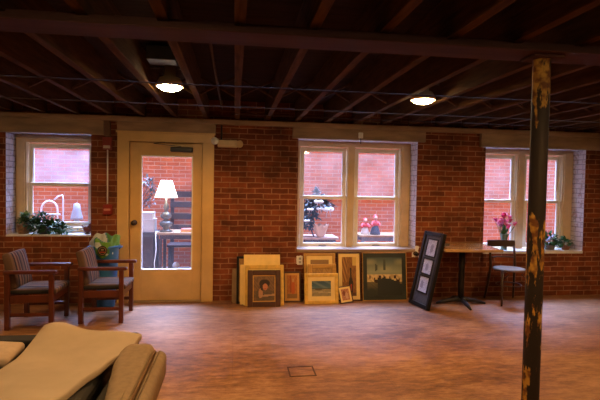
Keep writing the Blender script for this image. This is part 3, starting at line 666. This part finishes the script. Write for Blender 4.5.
t = thing('bistro_chair', 'dark bentwood bistro chair with pale seat behind the table', 'chair', (3.56,5.67,0), R_(-4))
dk = mat('dark_chair_stain', (.045,.022,.014), .35, var=.2)
for sx in (-1,1):
    MB().tube([(sx*.165,-.15,.45),(sx*.17,-.165,.22),(sx*.185,-.19,0)], [.018,.016,.012], 10).build('leg', dk, t, smooth=True)
    MB().tube([(sx*.20,.25,0),(sx*.18,.20,.22),(sx*.165,.165,.46),(sx*.168,.185,.60),(sx*.172,.215,.72)], [.012,.015,.018,.016,.014], 10).build('leg', dk, t, smooth=True)
b = MB(); pr = []
for i in range(9):
    u = -1+2*i/8; pr.append((u*.19, .225-.03*u*u+.022, .705))
for i in range(8):
    p,q = Vector(pr[i]),Vector(pr[i+1]); b.add([p,q,q+Vector((0,.012,.085)),p+Vector((0,.012,.085)), p+Vector((0,.018,0)),q+Vector((0,.018,0)),q+Vector((0,.03,.085)),p+Vector((0,.03,.085))], [(0,1,2,3),(7,6,5,4),(3,2,6,7),(0,4,5,1)] + ([(0,3,7,4)] if i==0 else []) + ([(1,5,6,2)] if i==7 else []))
b.build('top_rail', dk, t)
b = MB(); b.tube([(-.165,.175,.57),(-.08,.195,.575),(.08,.195,.575),(.165,.175,.57)], .01, 8); b.build('cross_rail', dk, t, smooth=True)
b = MB(); n = 24
b.lathe([(.12,-.01),(.19,-.008),(.20,0),(.198,.016),(.16,.02),(1e-5,.016)], 28, c=(0,0,.437)); b.v = [(p[0]*1.02,p[1]*1.0,p[2]) for p in b.v]; b.build('seat', mat('pale_worn_seat', (.25,.18,.125), .75, var=.2), t, smooth=True)
b = MB(); b.tube([(math.cos(2*PI*k/24)*.155, math.sin(2*PI*k/24)*.155+.0, .24) for k in range(25)], .007, 8, cap=False); b.build('stretcher_ring', dk, t, smooth=True)
for sx in (-1,1):
    MB().tube([(sx*.14,-.155,.43),(sx*.08,-.16,.40),(sx*.165,-.165,.33)], .006, 8).build('brace', dk, t, smooth=True)

# ------------------------------------------------------------------ things on the sills
SZ3 = .632
t = thing('flower_vase', 'glass vase of pink lilies on the right window sill', 'vase', (3.75,6.12,SZ3))
MB().lathe([(.042,0),(.045,.01),(.04,.06),(.046,.17),(.06,.225),(.056,.225),(.042,.17),(.035,.06),(1e-5,.02)], 20).build('vase_body', mat('green_glass', (.10,.14,.09), .12, var=.1), t, smooth=True)
b = MB(); fb = MB(); pk = [(.72,.04,.16),(.80,.09,.25),(.50,.015,.09),(.85,.25,.38)]
random.seed(3)
for i in range(19):
    a = random.uniform(0,2*PI); rr = random.uniform(.03,.14); top = Vector((rr*math.cos(a)*1.05, rr*math.sin(a)*.55, random.uniform(.34,.49)-rr*.4))
    b.tube([(0,0,.08), tuple(top*.6+Vector((0,0,.05))), tuple(top)], .004, 6)
    for k in range(6):
        d = Vector((math.cos(k*PI/3+a),math.sin(k*PI/3+a),1.1+.3*(k%2))) + top*2.0; fb.leaf(top, d, random.uniform(.075,.10), .045, col=pk[random.randrange(4)])
for i in range(10):
    a = random.uniform(0,2*PI); b.leaf((0,0,.2), (math.cos(a)*.7,math.sin(a)*.4,random.uniform(.6,1.2)), .13, .03)
b.build('stems', foliage, t); fb.build('petals', mat_attr('petal_colour', .5), t)
def bush(b, c, rad, n, L, w, seed, col=None, sc=(1,1,1)):
    random.seed(seed)
    for i in range(n):
        a,e = random.uniform(0,2*PI), random.uniform(-.35,1.3); d = Vector((math.cos(a)*math.cos(e),math.sin(a)*math.cos(e),math.sin(e)))
        p = Vector(c)+Vector((d.x*sc[0],d.y*sc[1],d.z*sc[2]))*rad*random.uniform(.25,.95)
        b.leaf(p, d+Vector((random.uniform(-.5,.5),random.uniform(-.5,.5),random.uniform(-.5,.3))), L*random.uniform(.7,1.2), w*random.uniform(.8,1.2), col=col)
    return b
def sill_plant(name, label, loc, pot_m, pot_r, pot_h, cs, leafm, seed, blossoms=None, basket=False):
    t = thing(name, label, 'plant', loc)
    MB().lathe([(pot_r*.8,0),(pot_r*.9,pot_h*.3),(pot_r,pot_h*.93),(pot_r*1.05,pot_h),(pot_r*.9,pot_h),(pot_r*.85,pot_h*.8),(1e-5,pot_h*.8)], 20).build('pot', pot_m, t, smooth=True)
    b = MB(); st = MB()
    for i,(c,rad,n,L,w,sc) in enumerate(cs):
        bush(b, c, rad, n, L, w, seed+i, sc=sc); st.tube([(0,0,pot_h*.8),(c[0]*.5,c[1]*.5,max(c[2],pot_h*.9)),c], .004, 6)
    b.build('foliage', leafm, t); st.build('stems', leafm, t)
    if blossoms:
        f = MB()
        for (p,r,c) in blossoms:
            for k in range(7): f.leaf(p, (math.cos(k*.9),-.6+.4*math.sin(k*1.7),math.sin(k*.9)), r, r*.6, col=c)
        f.build('blossom', mat_attr('petal_colour'), t)
    return t
S1 = .838
sill_plant('potted_plant', 'small bright green plant in a tan basket pot on the left window sill', (-2.54,6.12,S1), mat('tan_basket', (.36,.20,.09), .7, var=.35, scale=40, stretch=(1,1,3)), .075, .11, [((.01,0,.15),.085,90,.055,.033,(.9,1,1)),((.03,0,.2),.055,30,.05,.03,(.9,1,1))], mat('bright_leaf', (.11,.24,.05), .45, var=.4), 21)
sill_plant('trailing_plant', 'dark green trailing plant with white blossoms spreading along the left window sill', (-2.30,6.10,S1), mat('dark_planter', (.05,.06,.06), .5), .07, .08, [((-.10,-.02,.09),.14,150,.07,.038,(1.1,.8,1)),((.06,-.02,.07),.15,160,.07,.038,(1.2,.8,.9)),((.20,-.03,.05),.10,90,.06,.035,(1.3,.8,.7)),((.0,-.05,.2),.08,50,.06,.03,(1.3,.8,.8))], foliage_d, 31, [((-.13,-.06,.22),.035,(.8,.78,.72)),((-.10,-.08,.24),.03,(.75,.62,.55)),((.12,-.06,.22),.03,(.82,.8,.75)),((.16,-.05,.20),.025,(.8,.7,.6))])
b = thing('fallen_leaf_spray', 'pale green leaf spray lying on the sill at the right of the dark plant', 'leaves', (-1.98,6.10,S1))
q = MB()
for i in range(9): q.leaf((-.06+i*.018,-.02+.01*(i%3),.012+.004*i), (math.cos(i*.7),math.sin(i*.9)*.5-.3,.25), .075, .03)
q.build('leaf_blades', mat('pale_leaf', (.16,.28,.17), .4, var=.3), b)
t = thing('rooster_figurine', 'small dark red rooster figurine on the sill at the right end of the left window', 'figurine', (-1.80,6.10,S1))
rd = mat('oxblood_glaze', (.16,.03,.025), .3, var=.3); b = MB(); b.ball((0,0,.06),.045,10,(1.15,.7,.95)); b.ball((.035,0,.115),.024,8); b.tube([(.02,0,.08),(.036,0,.115)],[.03,.02],10); b.build('body', rd, t, smooth=True)
b = MB(); 
for k in range(4): b.leaf((-.04,0,.07),(-1,.0,.5+.4*k),.07,.03)
b.build('tail', rd, t); b = MB().lathe([(.03,0),(.032,.012),(.012,.02)],14); b.build('base', dk, t, smooth=True)
b = MB(); b.leaf((.035,0,.132),(.3,0,1),.025,.02); b.build('comb', red_p, t)
sill_plant('potted_plant', 'bushy blue-flowered plant on the right window sill behind the post', (4.46,6.13,SZ3), mat('grey_pot', (.2,.2,.2), .5), .07, .07, [((0,0,.11),.13,130,.07,.04,(1.05,.8,.9)),((-.07,0,.1),.08,60,.06,.04,(1,.8,1))], foliage, 51, [((-.06,-.08,.18),.035,(.45,.52,.75)),((-.02,-.09,.21),.035,(.55,.6,.8)),((-.10,-.08,.15),.03,(.4,.48,.7))])
sill_plant('potted_plant', 'small leafy plant at the right end of the right window sill', (4.70,6.12,SZ3), mat('terracotta', (.35,.14,.08), .7), .055, .06, [((0,0,.09),.095,90,.065,.035,(1.1,.8,.8))], foliage, 61, [((-.05,-.07,.10),.03,(.6,.65,.75))])

# ------------------------------------------------------------------ sofa, pillow and blanket in the near left corner
tan_c = mat('tan_upholstery', (.36,.25,.15), .9, var=.12, scale=30, bump=.12)
blk = mat('black_upholstery', (.012,.010,.010), .75, var=.3, scale=12)
t = thing('sofa', 'black sofa in the near left corner with a thick tan padded arm', 'sofa', (0,0,0))
MB().box(-1.95,-.60,1.2,2.86,0,.42).build('base', blk, t, bevel=.02)
MB().box(-1.95,-.64,1.2,2.80,.42,.545).build('seat', blk, t, bevel=.04, seg=3)
MB().box(-1.95,-.56,2.80,2.92,.06,.592).build('back', blk, t, bevel=.015)
def arm_prism(prof, ys):
    """rounded bolster: profile in x/z swept along y with a rounded far end"""
    b = MB(); n = len(prof); vs = []; cx = sum(p[0] for p in prof)/n; cz = sum(p[1] for p in prof)/n
    for (y,s,dx) in ys: vs += [(cx+(px-cx)*s+dx, y, pz if pz < .3 else cz+(pz-cz)*(.55+.45*s)) for px,pz in prof]
    fs = [(i*n+k,i*n+(k+1)%n,(i+1)*n+(k+1)%n,(i+1)*n+k) for i in range(len(ys)-1) for k in range(n)] + [tuple(range(n)), tuple((len(ys)-1)*n+k for k in range(n))[::-1]]
    return b.add(vs,fs)
def rprof(x0,x1,z0,z1,r,n=6): return [(x0,z0),(x1,z0)] + [(x1-r+r*math.cos(i*PI/2/n), z1-r+r*math.sin(i*PI/2/n)) for i in range(n+1)] + [(x0+r+r*math.cos(PI/2+i*PI/2/n), z1-r+r*math.sin(PI/2+i*PI/2/n)) for i in range(n+1)]
ys = [(1.25,1,.015),(1.7,1,.01),(2.1,1,.005),(2.45,1,0),(2.57,.985,0),(2.63,.93,0),(2.665,.80,0)]
MB().box(-.62,-.52,1.3,2.5,.05,.50).build('arm_frame', blk, t, bevel=.01)
b = arm_prism(rprof(-.605,-.415,.50,.605,.045), ys); b.v = [(x+max(0,2.5-y)*.14 if x < -.5 else x, y, z) for x,y,z in b.v]
b.build('arm', tan_c, t, smooth=True)
o = arm_prism(rprof(-.43,-.352,.475,.585,.04), [(y-.06,s,0) for y,s,d in ys]).build('arm_panel', tan_c, t, smooth=True)
b = MB().tube([(-.412,1.25,.598),(-.412,2.45,.600),(-.414,2.56,.595),(-.42,2.62,.57),(-.42,2.65,.53)], .007, 8); b.build('piping', mat('tan_piping', (.24,.13,.06), .9), t, smooth=True)
t = tag(soft_box(-.31,.31,-.13,.13,0,.055,.025).build('pillow', mat('cream_linen', (.62,.46,.33), .9, var=.08, scale=30), bevel=.025, seg=4, smooth=True), 'pale cream pillow lying on the sofa left of the blanket', 'pillow')
t.location = (-1.44,2.62,.548); t.rotation_euler = (0,0,.06)
# the blanket: a folded strip lying over seat and back
b = MB(); nu, nv = 26, 34; g = []
for i in range(nu+1):
    row = []
    for k in range(nv+1):
        u,v = i/nu, k/nv                      # u: left to right, v: near to far
        y = 1.15 + (2.90-1.15)*v + .05*u*0
        xl = -1.20 + .13*v; xr = -.90 + .37*v + .02*math.sin(v*9)
        x = xl + (xr-xl)*u
        y = y - .10*u*max(0,v-.75)/.25
        z = .568 + .006*math.sin(x*17+y*5) + .004*math.sin(y*23+x*9)
        fb_ = max(0,(y-2.55)/.3); z += .030*min(1,fb_)                       # rising over the back
        z += .062*math.exp(-((x+1.0)/.13)**2-((y-2.84)/.12)**2)              # bunched hump
        z += .018*math.exp(-((x+.6)/.12)**2)*min(1,fb_)
        row.append((x,y,z))
    g.append(row)
vs = [p for r in g for p in r]; b.add(vs, [(i*(nv+1)+k,(i+1)*(nv+1)+k,(i+1)*(nv+1)+k+1,i*(nv+1)+k+1) for i in range(nu) for k in range(nv)])
o = b.build('blanket', mat('cream_fleece', (.60,.47,.34), .95, var=.10, scale=5, bump=.15), smooth=True)
q = o.modifiers.new('s','SOLIDIFY'); q.thickness = .04; q.offset = 0
q = o.modifiers.new('b','BEVEL'); q.width = .018; q.segments = 4; q.limit_method = 'ANGLE'
tag(o, 'cream folded blanket draped over the black sofa seat and back', 'blanket')

# ------------------------------------------------------------------ the yard outside the windows
YO = 8.5
gnd = MB().box(-6,9,YB,YO+.3,-.12,-.0); struct(gnd.build('ground', mat('yard_paving', (.26,.20,.17), .8, var=.2, scale=4)), 'paving of the narrow yard outside')
struct(MB().box(-6,9,YO,YO+.3,0,3.5).build('wall_yard', brick_out), 'red brick wall across the narrow yard')
struct(MB().box(-6.3,-6,YB,YO+.3,0,3.5).build('wall_yard_left', brick_out), 'brick end wall of the yard')
struct(MB().box(9,9.3,YB,YO+.3,0,3.5).build('wall_yard_right', brick_out), 'brick end wall of the yard')
dw = mat('dark_furniture_wood', (.035,.012,.010), .7, var=.25)
wtop = mat('pale_wood_top', (.24,.13,.06), .5, var=.15)
def side_table(label, loc, w, d, h, topm, legm, name='side_table'):
    t = thing(name, label, 'table', loc)
    MB().box(-w/2,w/2,-d/2,d/2,h-.035,h).build('tabletop', topm, t, bevel=.005)
    MB().box(-w/2+.04,w/2-.04,-d/2+.04,d/2-.04,h-.10,h-.035).build('apron', legm, t, bevel=.003)
    for sx in (-1,1):
        for sy in (-1,1): MB().box(sx*(w/2-.05)-.022,sx*(w/2-.05)+.022,sy*(d/2-.05)-.022,sy*(d/2-.05)+.022,0,h-.10).build('leg', legm, t, bevel=.003)
    return t
side_table('pale-topped table under the lit lamp, seen through the door glass', (-.66,7.55,0), 1.0,.55,.73, wtop, dw)
t = thing('table_lamp', 'lit table lamp with white shade seen through the door glass', 'lamp', (-1.045,7.45,.73))
MB().lathe([(.09,0),(.10,.012),(.06,.03),(.045,.06),(.095,.10),(.105,.135),(.06,.17),(.03,.185),(.08,.22),(.09,.25),(.055,.29),(.025,.32),(.045,.38),(.03,.43),(.014,.47),(.012,.56),(1e-5,.56)], 24).build('base', mat('bronze_glaze', (.13,.12,.10), .25, .3, var=.3), t, smooth=True)
MB().lathe([(.170,.53),(.082,.79),(.080,.79),(.168,.53)], 30).build('lamp_shade', mat_emit('lit_shade', (1,.93,.82), 5.5), t, smooth=True)
b = MB(); b.ball((0,0,.64),.035,10); b.build('bulb', mat_emit('lit_bulb', (1,.8,.55), 12), t, smooth=True)
MB().tube([(-.09,-.05,.01),(-.125,-.165,.012),(-.125,-.19,-.03),(-.115,-.19,-.25),(-.14,-.19,-.45),(-.13,-.17,-.715)], .006, 8).build('cord', white_p, t, smooth=True)
t = thing('low_cabinet', 'dark low cabinet behind the door glass carrying white boxes', 'cabinet', (-1.49,7.62,0))
MB().box(-.28,.28,-.22,.22,.05,.70).build('body', dw, t, bevel=.005); MB().box(-.29,.29,-.23,.23,.70,.725).build('top', dw, t, bevel=.004); MB().box(-.26,.26,-.2,.2,0,.05).build('plinth', black_m, t)
for sx in (-1,1):
    d_ = MB().box(sx*.14-.13,sx*.14+.13,-.236,-.221,.08,.67).build('door', dw, t, bevel=.003); MB().ball((sx*.03,-.245,.42),.012,8).build('knob', brass, d_, smooth=True)
bx = mat('white_card', (.36,.35,.36), .6, var=.05)
for z0,h_,w_,lab,dx in ((.725,.20,.28,'large white carton on the low cabinet behind the door glass',.0),(.925,.10,.25,'flat white box on top of the large white carton',-.01)):
    t = thing('carton', lab, 'box', (-1.36+dx,7.55,z0)); MB().box(-w_/2,w_/2,-.13,.13,0,h_-.02).build('box_body', bx, t, bevel=.003); MB().box(-w_/2-.004,w_/2+.004,-.134,.134,h_-.022,h_).build('lid', bx, t, bevel=.003)
t = thing('leafy_plant', 'dark branching plant behind the white cartons at the door glass edge', 'plant', (-1.60,7.72,.725))
MB().lathe([(.07,0),(.09,.14),(.08,.14),(1e-5,.12)],18).build('pot', mat('dark_pot', (.06,.05,.06), .5), t, smooth=True)
b = MB(); st = MB(); random.seed(12)
for i in range(16):
    a = random.uniform(0,2*PI); p = Vector((math.cos(a)*.19+.10, math.sin(a)*.12, random.uniform(.35,.82))); st.tube([(0,0,.1),p*.55+Vector((0,0,.1)),p], .005, 6); bush(b, p, .07, 12, .075, .03, 100+i)
b.build('foliage', mat('blue_green_leaf', (.05,.075,.075), .5, var=.3), t); st.build('branches', dw, t)
t = thing('slatted_bench', 'dark slatted wooden bench against the yard wall behind the lamp', 'bench', (-.25,8.22,0))
for z0 in (.66,.86,1.06,1.24): MB().box(-.85,.85,.10,.13,z0,z0+.10).build('back_slat', dw, t, bevel=.004)
for sx in (-.82,0,.82): MB().box(sx-.03,sx+.03,.13,.17,0,1.34).build('post', dw, t, bevel=.004)
MB().box(-.85,.85,-.28,.13,.42,.46).build('seat', dw, t, bevel=.004)
for sx in (-.8,.8): MB().box(sx-.03,sx+.03,-.26,-.20,0,.42).build('leg', dw, t, bevel=.004)
for i,(c,h_,w_) in enumerate((((.40,.05,.06),.028,.24),((.55,.10,.08),.022,.22))):
    t = thing('book', ['dark red book lying on the lamp table, lower of two','reddish book lying on top of the dark red book'][i], 'book', (-.70,7.44,.73+i*.028), .1*i)
    m_ = mat('book_cover_%d'%i, c, .5); b = MB(); b.box(-w_/2,w_/2,-.09,.09,0,.003); b.box(-w_/2,w_/2,-.09,.09,h_-.003,h_); b.box(-w_/2,-w_/2+.003,-.09,.09,.003,h_-.003); b.build('cover', m_, t); MB().box(-w_/2+.003,w_/2-.006,-.084,.084,.003,h_-.003).build('pages', cream_mat, t)
tag(MB().box(-.91,-.83,7.33,7.43,.73,.742).build('note_pad', white_p, bevel=.002), 'small white note pad beside the lamp foot', 'paper')
tag(MB().ball((-.99,8.28,.06),.06,12).build('ball', white_p, smooth=True), 'small white ball on the ground near the yard wall', 'ball')

# decorated tree and dolls seen through the middle windows
side_table('pale low table under the decorated tree, seen through the middle window', (1.32,7.55,0), .66,.5,.66, mat('pink_white_cloth', (.34,.20,.14), .8), dw)
t = thing('decorated_tree', 'small dark artificial tree with white bows outside the middle window', 'tree', (1.27,7.45,.66))
b = MB(); random.seed(40)
bush(b,(.06,0,.50),.19,420,.10,.05,41,sc=(1.25,.8,.8)); bush(b,(-.08,0,.34),.14,260,.10,.05,42,sc=(1,.8,1.2)); bush(b,(-.11,.02,.16),.11,170,.09,.05,43,sc=(1,.8,1.1)); bush(b,(.03,0,.67),.07,80,.08,.04,44,sc=(.7,.7,1.4))
b.build('foliage', mat('spruce_dark', (.018,.03,.028), .6, var=.3), t)
MB().tube([(.0,0,0),(-.06,0,.15),(-.05,0,.3),(.03,0,.5),(.03,0,.74)], .012, 8).build('trunk', dw, t, smooth=True)
b = MB()
for k in range(5):
    a = PI/2+k*2*PI/5; p = Vector((.03,-.02,.75)); tip = p+Vector((math.cos(a)*.055,0,math.sin(a)*.055)); l_,r_ = (p+Vector((math.cos(a+s)*.024,0,math.sin(a+s)*.024)) for s in (-.63,.63))
    for yy in (-.012,.012): b.add([p+Vector((0,yy,0)),l_,tip,r_], [(0,1,2,3)])
b.build('star', mat('slate_star', (.03,.035,.05), .4), t)
bw_ = mat('white_ribbon', (.55,.52,.50), .5, var=.05)
for (x,z,s) in ((.03,.57,.07),(.19,.45,.08),(.05,.46,.05),(-.10,.45,.05),(-.15,.27,.045)):
    q = MB(); q.ball((x-s*.55,-.21,z),s*.55,8,(1,.5,.75)); q.ball((x+s*.55,-.21,z),s*.55,8,(1,.5,.75)); q.ball((x,-.22,z),s*.28,6); q.leaf((x,-.22,z),(-.4,0,-1),s*1.4,s*.5); q.leaf((x,-.22,z),(.4,0,-1),s*1.4,s*.5); q.build('bow', bw_, t, smooth=True)
t = thing('ruffled_vase', 'peach ruffled shell-shaped vase standing before the decorated tree', 'vase', (1.36,7.36,.66))
b = MB(); n = 30; vs = []
for r,z in ((.04,0),(.05,.01),(.08,.06),(.10,.12),(.115,.17),(.12,.20)):
    for k in range(n):
        a = 2*PI*k/n; rr = r*(1+.12*math.cos(8*a)*z/.2); vs.append((rr*math.cos(a), rr*math.sin(a)*.7, z+.02*math.cos(8*a)*z/.2))
b.add(vs, [(i*n+k,i*n+(k+1)%n,(i+1)*n+(k+1)%n,(i+1)*n+k) for i in range(5) for k in range(n)]+[tuple(range(n))]); b.build('vase_body', mat('peach_glaze', (.50,.30,.20), .35, var=.1), t, smooth=True, solid=.006)
side_table('pale table under the two dolls, seen through the middle window right pane', (2.40,7.55,0), .80,.5,.70, wtop, mat('grey_blue_wood', (.12,.13,.17), .5))
def doll(label, x, y, h, skirt, shawl, hood):
    t = thing('doll', label, 'doll', (x,y,.70))
    MB().lathe([(.075*h/.3,0),(.078*h/.3,.02),(.05*h/.3,h*.35),(.03*h/.3,h*.52),(1e-5,h*.54)], 18).build('skirt', skirt, t, smooth=True)
    b = MB().lathe([(.03,h*.42),(.055,h*.46),(.05,h*.60),(.028,h*.70),(1e-5,h*.72)],18)
    for sx in (-1,1): b.tube([(sx*.035,0,h*.62),(sx*.07,-.02,h*.50),(sx*.05,-.05,h*.42)], [.02,.017,.012], 8)
    b.build('shawl', shawl, t, smooth=True)
    MB().ball((0,-.005,h*.82),.032,10,(1,1,1.15)).build('head', mat('doll_face', (.5,.28,.2), .5), t, smooth=True)
    b = MB().ball((0,.006,h*.85),.036,10,(1,1,1.1)); b.tube([(0,.005,h*.9),(0,.01,h*1.0)],[.03,.004],10); b.build('hood', hood, t, smooth=True)
    b = MB(); b.ball((0,-.035,h*.69),.014,6); b.leaf((0,-.04,h*.69),(-.3,-.1,-1),.07,.02); b.leaf((0,-.04,h*.69),(.3,-.1,-1),.06,.02); b.build('scarf', red_p, t, smooth=True)
redc = mat('red_wool', (.55,.04,.04), .8, var=.1); whc = mat('white_wool', (.5,.42,.36), .9, var=.1); bkc = mat('navy_cloth', (.03,.03,.05), .8)
doll('doll in red shawl and white skirt, left of the two on the yard table', 2.12,7.46,.27, whc, redc, redc)
doll('doll in dark skirt with red shawl, right of the two on the yard table', 2.28,7.42,.33, bkc, redc, redc)
# outside the left window
t = thing('garden_chair', 'white tubular metal chair with arched back outside the left window', 'chair', (-2.75,7.55,0))
wm = mat('white_enamel', (.6,.6,.62), .35, var=.05)
b = MB(); b.tube([(-.14,0,.45),(-.14,0,1.05)]+[(-.14+.115-.115*math.cos(a),0,1.05+.13*math.sin(a)) for a in (.4,.8,1.2,1.57,1.95,2.3,2.75)]+[(.09,0,1.05),(.09,0,.45)], .013, 10); b.tube([(.04,0,1.20),(.10,0,1.25),(.16,0,1.27),(.17,0,1.22),(.17,0,.45)], .011, 10); b.build('back_frame', wm, t, smooth=True)
b = MB(); b.tube([(-.14,0,.98),(.13,0,.98)], .01, 8); b.tube([(-.14,0,.82),(.13,0,.82)], .01, 8); b.build('cross_bar', wm, t, smooth=True)
MB().lathe([(.22,.45),(.23,.46),(.22,.475),(1e-5,.47)],24,c=(.0,-.2,0)).build('seat', wm, t, smooth=True)
for sx in (-1,1):
    for y0 in (0,-.38): MB().tube([(sx*.14,y0,.45),(sx*.18,y0-.02 if y0 else .03,0)], .012, 8).build('leg', wm, t, smooth=True)
side_table('narrow grey table outside the left window', (-2.28,7.55,0), .40,.4,.70, mat('grey_top', (.14,.13,.14), .5), mat('grey_top', (.14,.13,.14), .5))
t = thing('bell_lamp', 'white bell-shaped lamp on the narrow grey table outside the left window', 'lamp', (-2.36,7.48,.70))
MB().lathe([(.10,0),(.11,.05),(.105,.12),(.06,.17),(.03,.20)],22).build('base', wm, t, smooth=True); MB().lathe([(.09,.21),(.085,.24),(.055,.36),(.045,.44),(1e-5,.46)],22).build('lamp_shade', mat('frosted_white', (.2,.19,.21), .5, var=.04), t, smooth=True)

# ------------------------------------------------------------------ daylight
wd = bpy.data.worlds.new('sky'); SC.world = wd; wd.use_nodes = True; nt = wd.node_tree
bg_ = nt.nodes['Background']; L_ = nt.links.new
# hazy daylight, much brighter on the side the sun is (beyond the yard wall) than over the house
tcw = nt.nodes.new('ShaderNodeTexCoord'); dt = nt.nodes.new('ShaderNodeVectorMath'); dt.operation = 'DOT_PRODUCT'; dt.inputs[1].default_value = Vector((.08,.29,.95)).normalized()
L_(tcw.outputs['Generated'], dt.inputs[0])
mrw = nt.nodes.new('ShaderNodeMapRange'); mrw.inputs['From Min'].default_value = .74; mrw.inputs['From Max'].default_value = 1; mrw.inputs['To Min'].default_value = 3; mrw.inputs['To Max'].default_value = 130
L_(dt.outputs['Value'], mrw.inputs['Value']); L_(mrw.outputs[0], bg_.inputs['Strength']); bg_.inputs['Color'].default_value = (.36,.52,1.0,1)

# ------------------------------------------------------------------ camera
cd = bpy.data.cameras.new('camera'); cd.sensor_width = 36; cd.lens = 470/600*36; cd.clip_start = .05
co = bpy.data.objects.new('camera', cd); COL.objects.link(co)
def unit(v): return v.normalized()
Yc = unit(Vector((-65,17,-470.))); s = .0178
tt = (Yc.z*470 - Yc.y*(17-s*65))/(Yc.x-Yc.y*s); Xc = unit(Vector((tt,17-s*(tt+65),-470.)))
if Xc.x < 0: Xc = -Xc
Zc = Xc.cross(Yc)
R3 = Matrix((Xc,Yc,Zc))
co.matrix_world = Matrix.Translation((0,0,1.5)) @ R3.to_4x4()
SC.camera = co
SC.view_settings.view_transform = 'Standard'; SC.view_settings.look = 'None'; SC.view_settings.gamma = 1; SC.view_settings.exposure = 0; SC.view_settings.use_curve_mapping = False
SC.cycles.use_denoising = True; SC.cycles.max_bounces = 10; SC.cycles.transparent_max_bounces = 16; SC.cycles.sample_clamp_indirect = 6; SC.cycles.caustics_reflective = False; SC.cycles.caustics_refractive = False
